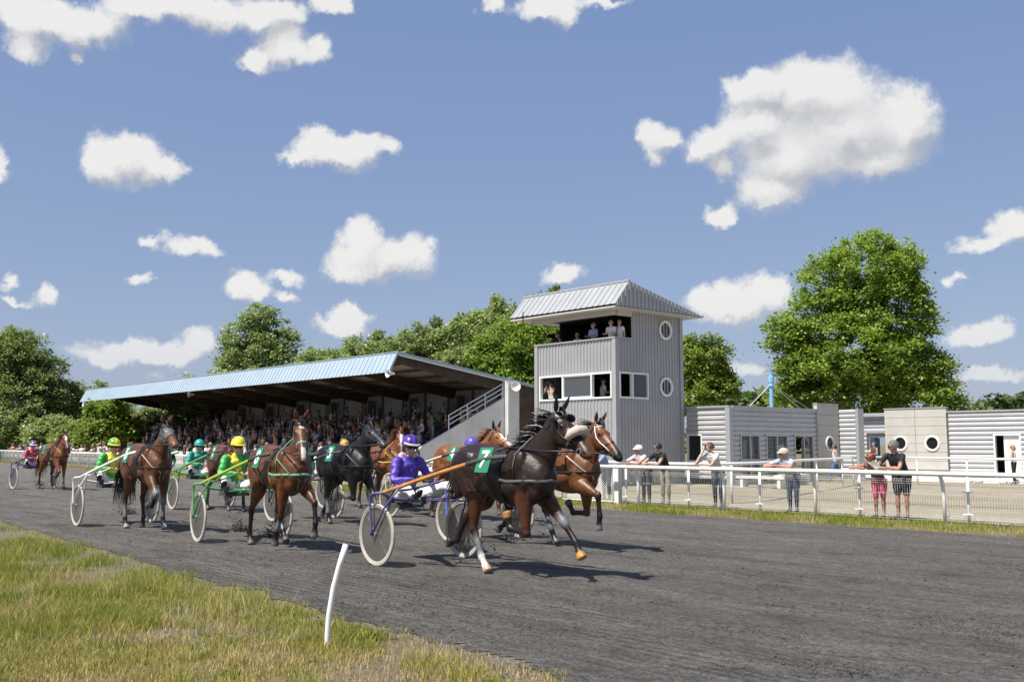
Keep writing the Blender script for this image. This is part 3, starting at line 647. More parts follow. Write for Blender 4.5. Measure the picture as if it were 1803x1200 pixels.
# blue mast with stays
ms = thing('blue_mast', 'sky blue steel mast with wire stays behind the silver building', 'mast', tuple(atD(1357,655,62)*np.array([1,1,0])))
mb = MB(); mb.tube([(0,0,0),(0,0,5.6)], .12, 12); mb.build('pole', BLUEM, ms)
mb = MB(); mb.lathe([(0,5.3),(.19,5.3),(.19,5.42),(.15,5.5),(.20,5.55),(.20,5.9),(.10,5.95),(.10,6.25),(0,6.25)], n=14); mb.build('collar', BLUEM, ms)
for (dx, dy) in ((4.5,3.0),(-4.2,-3.4),(3.4,4.6),(-2.6,-4.4),(5.4,4.4)):
    mb = MB(); mb.tube([(0,0,5.45),(dx,dy,.6)], .014, 5); mb.build('stay_wire', STEEL, ms)
# ================================================================ grandstand
GX0, GX1 = -105.0, -49.56
gs = thing('grandstand', 'long covered grandstand with pale blue folded roof edge and concrete tiers', 'grandstand', (0,0,0))
ZT, YT, ZBt, YBt, ZK, YK = 7.28, 34.53, 6.02, 33.88, 5.45, 47.6
Lf = math.hypot(YT-YBt, ZT-ZBt)
def gfront(u, s_, o_):
    k = s_/Lf; nrm = (-(ZT-ZBt)/Lf, (YT-YBt)/Lf); return (u, YBt+(YT-YBt)*k+nrm[0]*o_, ZBt+(ZT-ZBt)*k+nrm[1]*o_)
mb = MB(); corr(mb, gfront, [(GX0, GX1, 0, Lf)], .5, .05, prof=((0,0),(.80,0),(.85,1),(.93,1),(.97,0))); fas = mb.build('roof_fascia', ROOFB, gs)
mb = MB(); mb.bar((GX0,YT,ZT+.02),(GX1+.03,YT,ZT+.02), .14, .05); mb.build('ridge_cap', ROOFB, fas)
Lk = math.hypot(YK-YT, ZT-ZK)
def gback(u, s_, o_):
    k = s_/Lk; nrm = ((ZT-ZK)/Lk, (YK-YT)/Lk); return (u, YT+(YK-YT)*k+nrm[0]*o_, ZT+(ZK-ZT)*k+nrm[1]*o_)
mb = MB(); corr(mb, gback, [(GX0, GX1, 0, Lk)], .5, .05, prof=((0,0),(.80,0),(.85,1),(.93,1),(.97,0))); mb.build('roof_sheet', ROOFB, gs)
def roofz(y): return ZT+(ZK-ZT)*(y-YT)/(YK-YT)
UND = mat('roof_underside', (.36,.34,.31), .85, var=.15, scale=.6)
mb = MB(); mb.quad((GX0,YBt+.1,ZBt+.02),(GX1,YBt+.1,ZBt+.02),(GX1,YT+.03,ZT-.08),(GX0,YT+.03,ZT-.08)); mb.quad((GX0,YT+.03,ZT-.08),(GX1,YT+.03,ZT-.08),(GX1,YK,ZK-.10),(GX0,YK,ZK-.10)); mb.build('roof_lining', UND, gs)
mb = MB(); mb.bar((GX1+.02,YT,ZT-.06),(GX1+.02,YK,ZK-.06), .10, .20); mb.bar((GX1+.03,YBt,ZBt),(GX1+.03,YT,ZT-.05), .08, .12); mb.build('verge_trim', ROOFB, gs)
mb = MB(); mb.bar((GX1+.055,YT+.1,ZT-.19),(GX1+.055,YK-3.4,roofz(YK-3.4)-.19), .05, .07); mb.build('verge_flashing', FRAMEW, gs)
BAYS = [GX1-.35]+[-56.7-5.77*i for i in range(9)]
for i, x in enumerate(BAYS):
    mb = MB(); w = .26                                    # tapered laminated beam
    prof = [(YBt+.25, ZBt+.30),(YT+.1, ZT-.16),(44.6, roofz(44.6)-.16),(44.6, roofz(44.6)-.88),(40.0, roofz(40.0)-.85),(YT+.6, ZT-.70)]
    vs_ = [(x+s_*w/2, y, z) for s_ in (-1,1) for (y, z) in prof]; n = len(prof)
    mb.add(vs_, [tuple(range(n)), tuple(range(2*n-1,n-1,-1))]+[(j, n+j, n+(j+1)%n, (j+1)%n) for j in range(n)]); mb.build('beam', WOODD, gs)
    if i: mb = MB(); mb.box((x, 44.75, 2.6), (.78,.55,5.3)); mb.build('column', COLM, gs)
mb = MB()
for j in range(5):
    y = 36.2+j*2.1; mb.box(((GX0+GX1)/2, y, roofz(y)-.24), (GX1-GX0-.6, .10, .16))
mb.build('purlin', WOODD, gs)
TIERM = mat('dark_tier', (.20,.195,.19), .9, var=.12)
NT, T0, TZ0, TD, TH = 10, 36.5, 1.10, .70, .215
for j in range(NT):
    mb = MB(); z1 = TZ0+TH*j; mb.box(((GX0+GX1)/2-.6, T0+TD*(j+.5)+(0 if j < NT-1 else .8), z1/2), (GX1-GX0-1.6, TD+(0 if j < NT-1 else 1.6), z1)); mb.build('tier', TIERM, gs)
TOPZ = TZ0+TH*(NT-1)
mb = MB(); corr(mb, lambda u, z, o_: (u, 45.3-o_, z), [(GX0+.3, GX1-.6, TOPZ, 5.75)], .3, .04); mb.build('back_wall', CLAD, gs)
for k in range(18):                                       # dark upright posts between the wall sheets
    mb = MB(); mb.box((-52.5-2.885*k, 45.18, (TOPZ+5.6)/2), (.14,.10,5.6-TOPZ)); mb.build('wall_post', COLM, gs)
mb = MB(); mb.box(((GX0+GX1)/2, 43.4, TOPZ+.95), (GX1-GX0-3, .05,.05)); mb.box(((GX0+GX1)/2, 43.4, TOPZ+.5), (GX1-GX0-3, .04,.04)); mb.build('walkway_rail', COLM, gs)
mb = MB(); corr(mb, lambda u, z, o_: (u, 36.42-o_, z), [(GX0+.6, GX1-1.4, 0, TZ0)], .3, .03); mb.build('front_wall', CONCG, gs)
# sloping side wall of the stair, pier, handrail
def swz(y): return 1.58+(y-36.53)*.482
mb = MB(); pr = [(33.6,0),(43.2,0),(43.2,swz(43.2)),(36.53,swz(36.53)),(33.6,.17)]; n = len(pr)
vs_ = [(GX1+s_, y, z) for s_ in (0,-.22) for y, z in pr]; mb.add(vs_, [tuple(range(n)), tuple(range(2*n-1,n-1,-1))]+[(j, n+j, n+(j+1)%n, (j+1)%n) for j in range(n)]); mb.build('stair_wall', CONCG, gs)
mb = MB(); mb.box((GX1-.05, 43.72, 2.95), (.55, 1.1, 5.80)); mb.box((GX1+.02, 43.72, 4.05), (.60, .98, 3.4)); mb.build('pier', CONCG, gs)
mb = MB()
for hh in (.35,.65,.95): mb.tube([(GX1-.11, 38.6, swz(38.6)+hh),(GX1-.11, 43.1, swz(43.1)+hh)], .035, 6)
for y in (38.6,40.1,41.6,43.1): mb.tube([(GX1-.11,y,swz(y)),(GX1-.11,y,swz(y)+.97)], .035, 6)
mb.build('stair_rail', FRAMEW, gs)
mb = MB()
for hh in (.35,.65,.95): mb.tube([(GX1-2.2,41.2,3.0+hh),(GX1-.4,41.2,3.0+hh)], .03, 6)
for x in (GX1-2.2,GX1-1.3,GX1-.4): mb.tube([(x,41.2,2.4),(x,41.2,3.97)], .03, 6)
mb.build('landing_rail', FRAMEW, gs)
for k in range(14):
    y = 44.35+k*.34; mb = MB(); mb.box((GX1-.25+.01*(k%2), y, (roofz(y)-.25)/2), (.05,.33,roofz(y)-.25)); mb.build('side_board', WOODB, gs)
for k, (px, py, D) in enumerate([(686,657,59.6),(335,694,87),(149,711,104)]):
    p = atD(px, py, D); hn = thing('horn_loudspeaker', ['white horn loudspeaker under the near corner of the grandstand roof','white horn loudspeaker under the middle of the grandstand roof edge','white horn loudspeaker under the far end of the grandstand roof'][k], 'loudspeaker', tuple(p), 0, 'horn loudspeakers')
    mb = MB(); mb.lathe([(.06,.35),(.10,.12),(.16,0),(.25,-.16),(.26,-.16),(.26,-.13)], n=16, axis='Y'); mb.build('horn', FRAMEW, hn, True)
    mb = MB(); mb.lathe([(0,-.06),(.07,-.07),(.09,-.02)], n=12, axis='Y'); mb.build('driver_cone', BLACKL, hn, True)
    mb = MB(); mb.box((0,.15,.22),(.04,.04,.45)); mb.build('bracket', FRAMEG, hn)
p = onX(908, 680, GX1+.55); sd_ = thing('satellite_dish', 'white satellite dish on the end pier of the grandstand', 'dish', tuple(p))
mb = MB(); prof = [(0,.02),(.12,.03),(.22,.06),(.32,.12),(.33,.12),(.33,.10),(.22,.03),(0,-.01)]; mb.lathe(prof, n=20, axis='X'); db = mb.build('reflector', FRAMEW, sd_, True); db.rotation_euler = (0,0,-.6)
mb = MB(); mb.tube([(-.02,0,0),(-.25,0,-.1),(-.3,0,-.3)], .025, 6); mb.build('arm', FRAMEG, sd_)
# ================================================================ rails and mesh fences
def oval_rail(mb, pts, ru=.045, rw=.075): mb.tube(pts, [(ru, rw)]*len(pts), 12, lat=(0,0,1))
RH = 1.10
rl = thing('running_rail', 'white plastic running rail on slanting posts along the track', 'rail', (0,0,0))
mb = MB(); ry = 20.72-.42; pts = [(x, fence_y(x)-.22, RH-.05) for x in np.linspace(-19.6, 8, 40)]; oval_rail(mb, pts, .052, .075); mb.build('rail', WHITE, rl, True)
for x in (-18.19,-15.33,-12.75,-9.71,-6.9,-4.1,-1.3,1.5):
    mb = MB(); y = 20.72; mb.tube([(x,y,-.05),(x,y,.55),(x,y-.05,.85),(x,y-.16,RH-.06)], [(.036,.045),(.038,.046),(.042,.046),(.042,.04)], 8, lat=(1,0,0)); mb.build('post', WHITE, rl, True)
def mesh_panel(parent, x0, x1, y, h, zb=.06, step=.055, name='wire_panel', r=.0045, yf=None):
    mb = MB(); n = int((x1-x0)/step); yy = yf or (lambda x: y)
    def wire(a, b_, rr): 
        a, b_ = Vector(a), Vector(b_); d = (b_-a).normalized(); u = d.orthogonal().normalized()*rr; w_ = d.cross(u)
        mb.add([a+u, a-u*.5+w_*.87, a-u*.5-w_*.87, b_+u, b_-u*.5+w_*.87, b_-u*.5-w_*.87], [(0,1,4,3),(1,2,5,4),(2,0,3,5)])
    for i in range(n+1):
        x = x0+(x1-x0)*i/n; Y_ = yy(x)
        wire((x,Y_,zb),(x,Y_-.05,zb+.05), r); wire((x,Y_-.05,zb+.05),(x,Y_,zb+.10), r); wire((x,Y_,zb+.10),(x,Y_,zb+h-.10), r)
        wire((x,Y_,zb+h-.10),(x,Y_-.05,zb+h-.05), r); wire((x,Y_-.05,zb+h-.05),(x,Y_,zb+h), r)
    for z, dy in ((zb,0),(zb+.05,-.05),(zb+.10,0),(zb+.10+(h-.2)/3,0),(zb+.10+(h-.2)*2/3,0),(zb+h-.10,0),(zb+h-.05,-.05),(zb+h,0)):
        wire((x0,yy(x0)+dy,z),(x1,yy(x1)+dy,z), r*1.25)
    return mb.build(name, WIRE, parent)
mf = thing('wire_mesh_fence', 'white welded wire mesh fence behind the running rail', 'fence', (0,0,0))
px = [-18.75,-16.55,-14.35,-11.7,-9.26,-6.9,-4.4,-1.9,.6]
for i, x in enumerate(px):
    mb = MB(); mb.tube([(x,20.84,-.05),(x,20.84,1.0)], .032, 8); ps = mb.build('post', WHITE, mf, True)
    for z in (.22,.68):
        mb = MB(); mb.box((x,20.81,z),(.22,.035,.022)); mb.build('clip', WHITE, ps)
    if i: mesh_panel(mf, px[i-1]+.04, x-.04, 20.88, .86)
# left stretch of rail with mesh, curving away
lr = thing('far_rail', 'white rail with wire mesh curving away to the left in front of the crowd', 'rail', (0,0,0))
xs = list(np.linspace(-130,-21.2,70)); mb = MB(); oval_rail(mb, [(x, fence_y(x)-.35, RH-.04) for x in xs], .07, .085); mb.build('rail', WHITE, lr, True)
x = -22.3; k = 0
while x > -128:
    mb = MB(); y = fence_y(x); mb.tube([(x,y,-.05),(x,y,.6),(x,y-.3,RH-.03)], [(.055,.055),(.055,.055),(.055,.05)], 6); mb.build('post', WHITE, lr, True)
    mesh_panel(lr, x-2.72, x-.05, 0, .88, step=.10, r=.010, yf=lambda q: fence_y(q)+.16)
    x -= 2.77
# gate gap with square post and chain link
cl = thing('chain_link_gate', 'chain link gate panel between the two running rails', 'gate', (0,0,0))
mb = MB(); mb.box((-19.15,20.95,.5),(.16,.16,1.02)); mb.build('gate_post', CONCG, cl)
mb = MB()
for (a, b_) in (((-21.4,20.95,.05),(-21.4,20.95,1.02)),((-21.4,20.95,1.02),(-19.3,20.95,1.02)),((-19.3,20.95,.05),(-19.3,20.95,1.02)),((-21.4,20.95,.05),(-19.3,20.95,.05))): mb.tube([a,b_], .022, 6)
gfm = mb.build('gate_frame', WHITE, cl, True)
mb = MB(); s_ = .075
for k in range(-14, 30):
    for sg in (1,-1):
        x0 = -21.4+k*s_; a, b_ = (x0, .07), (x0+sg*.95, 1.0)
        t0 = 0; pts = [(x0+sg*.95*q, .07+.93*q) for q in np.linspace(0,1,14)]; pts = [q for q in pts if -21.38 < q[0] < -19.32]
        if len(pts) > 1: mb.tube([(pts[0][0],20.95,pts[0][1]),(pts[-1][0],20.95,pts[-1][1])], .0045, 3, cap=False)
mb.build('chain_link', WIRE, cl)
# curved lane rails behind
r2 = thing('lane_rail', 'white curved lane rail leading back to the low buildings', 'rail', (0,0,0))
pts = cr([(-21.6,23.1),(-19.8,22.4),(-18.2,22.1),(-17.1,22.9),(-17.3,25.0),(-18.2,27.6),(-19.2,30.4),(-20.5,34.4),(-21.9,38.5)], 6)
mb = MB(); oval_rail(mb, [(p[0],p[1],1.12) for p in pts], .046, .06); mb.build('rail', WHITE, r2, True)
for (x, y) in ((-21.3,23.0),(-17.2,23.6),(-18.6,28.7),(-19.9,32.5),(-21.2,36.5),(-21.8,38.4)): mb = MB(); mb.tube([(x,y,0),(x,y,1.08)], .035, 8); mb.build('post', WHITE, r2, True)
r3 = thing('yard_rail', 'straight white rail across the gravel before the long silver block', 'rail', (0,0,0))
pts = [(-22.3,41.2),(-20,40.35),(-17.5,39.4),(-15,38.5),(-12,37.4),(-9,36.3)]
mb = MB(); oval_rail(mb, [(p[0],p[1],1.12) for p in pts], .046, .06); mb.build('rail', WHITE, r3, True)
for (x, y) in pts: mb = MB(); mb.tube([(x,y,0),(x,y,1.08)], .035, 8); mb.build('post', WHITE, r3, True)
# leaning white marker post at the inside edge
mp = thing('marker_post', 'leaning hollow white plastic post at the grassy inside edge of the track', 'post', tuple(onz(575,1138)))
rx = RV; q = [(0,0,-.03)]+[(rx[0]*d, rx[1]*d, z) for d, z in ((.015,.25),(.05,.48),(.095,.66),(.145,.83))]
mb = MB(); mb.tube(q, .024, 12, cap=False); n = 12; 
mb.tube([q[-1], tuple(np.array(q[-1])-np.array([rx[0]*.03,rx[1]*.03,.10]))], .019, 12, cap=False)
b0, b1 = len(mb.V)-36, len(mb.V)-24
mb.F += [(b0+4*0+i+12-12, b0+(i+1)%12, b1+(i+1)%12, b1+i) for i in range(12)]
mb.build('pipe', WHITE, mp, True)
# ================================================================ trees
def leafmat(name, c0, c1, c2):
    m, t, b, o = newmat(name); g_ = nd('ShaderNodeNewGeometry', t); oi = nd('ShaderNodeObjectInfo', t)
    c = mixc(g_.outputs['Random Per Island'], (*c0,1), (*c1,1), t)
    c = mixc(sstep(g_.outputs['Random Per Island'], .86, .97, t), c, (*c2,1), t)
    tcn = nd('ShaderNodeTexCoord', t); k = sstep(noise(tcn.outputs['Object'], .9, 4, .6, t), .3, .7, t, .72, 1.22)
    cm = nd('ShaderNodeCombineColor', t); k = mth('MULTIPLY', k, mth('MULTIPLY_ADD', oi.outputs['Random'], .35, .82, tree=t), tree=t)
    for i in range(3): t.links.new(k, cm.inputs[i])
    c = mixc(1.0, c, cm.outputs[0], t, 'MULTIPLY'); t.links.new(c, b.inputs['Base Color'])
    b.inputs['Roughness'].default_value = .5; b.inputs['Specular IOR Level'].default_value = .35
    tl = nd('ShaderNodeBsdfTranslucent', t); t.links.new(mixc(1.0, c, (1.1,1.25,.55,1), t, 'MULTIPLY'), tl.inputs[0]); mx = nd('ShaderNodeMixShader', t); mx.inputs[0].default_value = .36
    t.links.new(b.outputs[0], mx.inputs[1]); t.links.new(tl.outputs[0], mx.inputs[2]); t.links.new(mx.outputs[0], o.inputs[0]); return m
LF_LIN = leafmat('linden_leaves', (.17,.25,.040), (.27,.36,.065), (.40,.47,.13))
LF_POP = leafmat('poplar_leaves', (.19,.245,.085), (.30,.355,.13), (.52,.55,.38))
LF_DEC = leafmat('willow_leaves', (.20,.26,.065), (.31,.37,.10), (.44,.48,.22))
LF_CRM = leafmat('blossom', (.14,.19,.04), (.34,.35,.16), (.62,.60,.42))
BARK = mat('bark', (.075,.060,.045), .9, var=.35, scale=5, bump=.5, bscale=9)
def leaf_mesh(name, centers, size, m_, flat=.0, seed=0):
    r = np.random.default_rng(seed); n = len(centers)
    nrm = r.normal(size=(n,3)); nrm[:,2] = np.abs(nrm[:,2])+.55; nrm += SUND[None]*.45; nrm /= np.linalg.norm(nrm,axis=1)[:,None]
    a = r.normal(size=(n,3)); u = np.cross(nrm, a); u /= np.linalg.norm(u,axis=1)[:,None]; w = np.cross(nrm, u)
    s = size*r.uniform(.6,1.35,n)[:,None]
    V = np.empty((n,4,3)); V[:,0] = centers-u*s*.55; V[:,1] = centers+w*s*.36-nrm*s*.10; V[:,2] = centers+u*s*.55; V[:,3] = centers-w*s*.36-nrm*s*.10
    me = bpy.data.meshes.new(name); me.vertices.add(n*4); me.vertices.foreach_set('co', V.ravel()); me.loops.add(n*4); me.loops.foreach_set('vertex_index', np.arange(n*4, dtype=np.int32))
    me.polygons.add(n); me.polygons.foreach_set('loop_start', (np.arange(n)*4).astype(np.int32)); me.update(calc_edges=True); me.materials.append(m_); return me
def crown(blobs, clusters, per, cr_, seed, shell=.55, squash=.6):
    """clusters of leaves through the crown's volume, most of them near its surface"""
    r = np.random.default_rng(seed); B = np.array(blobs, float); vol = B[:,3]*B[:,4]*B[:,5]; pk = r.choice(len(B), clusters, p=vol**.75/np.sum(vol**.75))
    d = r.normal(size=(clusters,3)); d /= np.linalg.norm(d,axis=1)[:,None]; rr = shell+(1.10-shell)*r.uniform(0,1,clusters)**.6
    C = B[pk,:3]+d*B[pk,3:6]*rr[:,None]
    ok = np.array([mnoise.noise(Vector(q)*.55+Vector((seed,0,0))) > -.24 for q in C]); C = C[ok]; clusters = len(C); sz = cr_*r.uniform(.55,1.35,clusters)
    P = np.repeat(C, per, 0); S = np.repeat(sz, per); off = r.normal(size=(len(P),3))*.55
    off[:,2] *= squash; off[:,2] -= .25*np.linalg.norm(off[:,:2],axis=1)     # clumps droop at their rims
    return P+off*S[:,None], C
def trunk(mb, base, top, r0, limbs, seed):
    r = random.Random(seed); b_, t_ = Vector(base), Vector(top)
    pts = [b_+(t_-b_)*k/6+Vector((r.uniform(-.12,.12), r.uniform(-.12,.12), 0))*(k > 0) for k in range(7)]
    mb.tube(pts, [r0*(1.25 if k == 0 else 1-.12*k) for k in range(7)], 9)
    for l_ in limbs:
        l_ = Vector(l_); s_ = pts[r.choice([2,3,4,5])]; mid = (s_+l_)/2+Vector((0,0,r.uniform(.0,.5)))
        mb.tube([s_, mid, l_], [r0*.42, r0*.26, r0*.07], 6)
def tree(name, label, base, blobs, clusters, per, cl_r, leaf, m_, r0, seed, group=None, shell=.55, rz=0.0):
    tr = thing(name, label, 'tree', base, rz, group)
    P, C = crown(blobs, clusters, per, cl_r, seed, shell)
    obj('crown', leaf_mesh('crown', P, leaf, m_, seed=seed), tr)
    mb = MB(); B = np.array(blobs); zt = (B[:,2]+B[:,5]*.5).max(); i = int(np.argmax(B[:,2])); idx = np.random.default_rng(seed).choice(len(C), 16)
    trunk(mb, (0,0,-.1), (B[i,0]*.8,B[i,1]*.8,zt), r0, [tuple(C[k]) for k in idx], seed); mb.build('trunk', BARK, tr, True); return tr
def copy_tree(o, loc, scale, rz, label):
    c = o.copy(); COL.objects.link(c); c.location = loc; c.scale = scale; c.rotation_euler = (0,0,rz); c['label'] = label
    for ch in list(o.children): d = ch.copy(); COL.objects.link(d); d.parent = c
    return c
def at_ground(px, D): p = atD(px, 700, D); return (p[0], p[1], 0)
def zat(py, D): return CAMH+(783-py)*D/FPX
# big linden: crown blobs traced from its outline, given the depth of a round crown
D = 76; k = D/FPX
def blobs_px(rows, cx0, D, seed=3):
    out = []; r = random.Random(seed)
    for (x, y, w, h) in rows:
        lat = (x-cx0)*D/FPX; z = zat(y, D); rw = w*D/FPX; rh = h*D/FPX
        v = RV*lat+F0*r.uniform(-.35,.35)*max(rw,2.0); out.append((v[0], v[1], z, rw, rw, rh))
    return out
rows = [(1530,470,75,58),(1585,465,45,45),(1480,500,70,60),(1560,540,80,70),(1450,560,62,60),(1600,560,42,60),(1372,588,36,30),(1395,600,30,26),(1500,620,100,75),(1440,660,72,55),(1590,640,75,65),(1640,660,42,48),(1530,690,110,50),(1660,705,38,28),(1410,700,45,38),(1600,705,70,40)]
tree('linden_tree', 'tall broad bright green linden towering behind the low silver buildings', at_ground(1525, D), blobs_px(rows, 1525, D), 2000, 72, .66, .24, LF_LIN, .45, 11, shell=.6)
rows = [(1240,630,42,38),(1215,640,35,45),(1262,665,32,28),(1225,690,65,35),(1270,700,32,22)]
tree('linden_tree', 'smaller bright green tree just right of the tower', at_ground(1232, 68), blobs_px(rows, 1232, 68), 460, 75, .5, .20, LF_LIN, .22, 12, shell=.5)
rows = [(905,610,62,48),(875,640,50,45),(935,640,55,50),(900,680,80,40),(950,590,40,38)]
tree('linden_tree', 'bright green round tree between grandstand roof and tower', at_ground(905, 78), blobs_px(rows, 905, 78), 820, 70, .62, .23, LF_LIN, .35, 13, shell=.6)
rows = [(822,634,34,20),(800,648,26,16),(845,648,26,18)]
tree('blossom_tree', 'cream flowering tree above the grandstand roof', at_ground(822, 79), blobs_px(rows+[(822,690,30,40)], 822, 79), 190, 60, .6, .28, LF_CRM, .2, 14)
# poplars: three grown forms, copied with their own height and turn
proto = []
for v_ in range(3):
    r = random.Random(40+v_); bl = []
    for q in range(8): z = .30+q*.082; w = [.13,.16,.17,.165,.15,.125,.09,.055][q]; bl.append((r.uniform(-.04,.04)*10, r.uniform(-.04,.04)*10, z*10, w*10*r.uniform(.85,1.1), w*10*r.uniform(.85,1.1), 1.0))
    proto.append(bl)
POPL = [(548,602,100,24),(583,597,99,24),(622,574,98,26),(660,570,97,26),(698,566,97,26),(735,549,95,26),(772,546,95,26),(803,560,94,24),(836,529,93,27),(872,503,92,30),(908,500,92,28),(942,497,91,28),(976,487,90,27),(1003,490,90,24),(1051,485,90,26)]
ORD = ['first','second','third','fourth','fifth','sixth','seventh','eighth','ninth','tenth','eleventh','twelfth','thirteenth','fourteenth','fifteenth']
made = {}
for i, (px, py, D, hw) in enumerate(POPL):
    v_ = i % 3; hgt = zat(py, D); lab = f'{ORD[i]} poplar from the left in the row behind the grandstand roof'
    base = at_ground(px, D); sw = hw*D/FPX/1.25
    if v_ not in made: tr = tree('poplar_tree', lab, base, proto[v_], 700, 42, .46, .22, LF_POP, .26, 60+v_, 'poplars behind the grandstand', shell=.35); made[v_] = tr; tr.scale = (sw, sw, hgt/10.2); tr.rotation_euler = (0,0,i*1.3)
    else: copy_tree(made[v_], base, (sw, sw, hgt/10.2), i*1.3, lab)
# broad trees on the left
rows = [(455,565,30,34),(430,600,42,40),(485,600,40,36),(455,640,68,42),(420,640,32,32),(455,690,60,40)]
tree('plane_tree', 'broad dark leaved tree rising alone above the grandstand roof', at_ground(455, 105), blobs_px(rows, 455, 105), 820, 64, .72, .27, LF_POP, .4, 21, shell=.35)
rows = [(40,620,42,42),(15,640,55,60),(70,660,40,50),(40,700,75,60),(100,700,25,40),(30,750,90,40)]
tree('plane_tree', 'tall leafy tree at the left edge of the picture', at_ground(40, 115), blobs_px(rows, 40, 115), 1150, 62, .78, .28, LF_POP, .45, 22, shell=.4)
LT = [(-70,610,120,70),(132,672,118,38),(172,674,120,36),(222,702,112,42),(268,718,108,40),(305,728,110,40),(95,735,104,40),(150,742,100,40)]
LBL = ['leafy tree cut off by the left edge','pointed dark tree left of the grandstand roof end','dark tree directly behind the far roof corner','green tree under the far end of the roof','rounded tree behind the far tiers','low tree deep under the far roof','low bushy tree behind the far left rail','shrubby tree left of the far roof corner']
for i, (px, py, D, hw) in enumerate(LT):
    h_ = 783-py; rows = [(px, py+h_*.22, hw*.62, h_*.24),(px-hw*.3, py+h_*.48, hw*.75, h_*.28),(px+hw*.35, py+h_*.52, hw*.7, h_*.28),(px, py+h_*.75, hw, h_*.26)]
    tree('leafy_tree', LBL[i], at_ground(px, D), blobs_px(rows, px, D, i), 430, 56, .66, .27, LF_DEC if i % 2 else LF_POP, .25, 80+i, 'trees at the left', shell=.35)
rows = [(190,735,34,30),(205,755,42,26),(180,765,40,18)]
tree('willow_tree', 'light yellow green tree standing before the darker trees on the left', at_ground(195, 96), blobs_px(rows, 195, 96), 300, 60, .6, .28, LF_LIN, .2, 95)
for i, (px, py) in enumerate([(332,661),(385,652),(520,640),(560,625)]):
    rows = [(px, py+14, 16, 14),(px+6, py+40, 22, 26),(px-8, py+60, 24, 26)]
    tree('leafy_tree', ['small treetop peeping over the middle of the grandstand roof','low treetop left of the broad dark tree','treetop between broad dark tree and poplars','rounded treetop at the foot of the poplar row'][i], at_ground(px, 102), blobs_px(rows, px, 102), 130, 50, .8, .38, LF_POP, .2, 120+i, 'trees at the left')
for i, (px, py, D, hw) in enumerate([(640,610,96,60),(740,590,95,70),(565,628,98,55),(850,560,92,70)]):   # undergrowth filling the row
    rows = [(px, py+22, hw*.8, 32),(px-hw*.5, py+40, hw*.6, 36),(px+hw*.5, py+40, hw*.6, 36),(px, py+75, hw*1.1, 40)]
    tree('leafy_tree', ['bushy tree filling the poplar row above the roof middle','bushy tree in front of the tall poplars','bushy tree below the first poplars','bushy tree next to the cream flowering tree'][i], at_ground(px, D), blobs_px(rows, px, D), 520, 56, .66, .27, LF_POP, .22, 140+i, 'trees at the left')
# far wooded hills: a mass of crowns
LF_FAR = leafmat('far_leaves', (.07,.11,.035), (.12,.17,.05), (.17,.21,.07))
def far_wood(label, px0, px1, D, ztop, seed):
    r = np.random.default_rng(seed); pts = []
    for k in range(420):
        px = r.uniform(px0, px1); dd = D*r.uniform(.9,1.25); p = atD(px, 700, dd); edge = np.interp(px, [px0, px0+(px1-px0)*.25, px1-(px1-px0)*.25, px1], [.55,1,1,.6])
        z = ztop*edge*r.uniform(.25,1.0)**.5; R_ = r.uniform(2.5,5.5)
        d = r.normal(size=(70,3)); d /= np.linalg.norm(d,axis=1)[:,None]; d[:,2] = np.abs(d[:,2])*1.0
        pts.append(np.array([p[0], p[1], z-R_])+d*R_)
    ob = obj('far_wood', leaf_mesh('far_wood', np.concatenate(pts), 2.0, LF_FAR, seed=seed)); tag(ob, label, None, kind='stuff'); ob['category'] = 'wood'
far_wood('distant wooded hillside at the right horizon', 1640, 2150, 330, zat(690, 330), 5)
far_wood('distant line of trees seen between the two bright green trees', 1240, 1480, 210, zat(690, 210), 6)
far_wood('distant trees closing the horizon behind the far left rail', -320, 420, 190, zat(735, 190), 8)
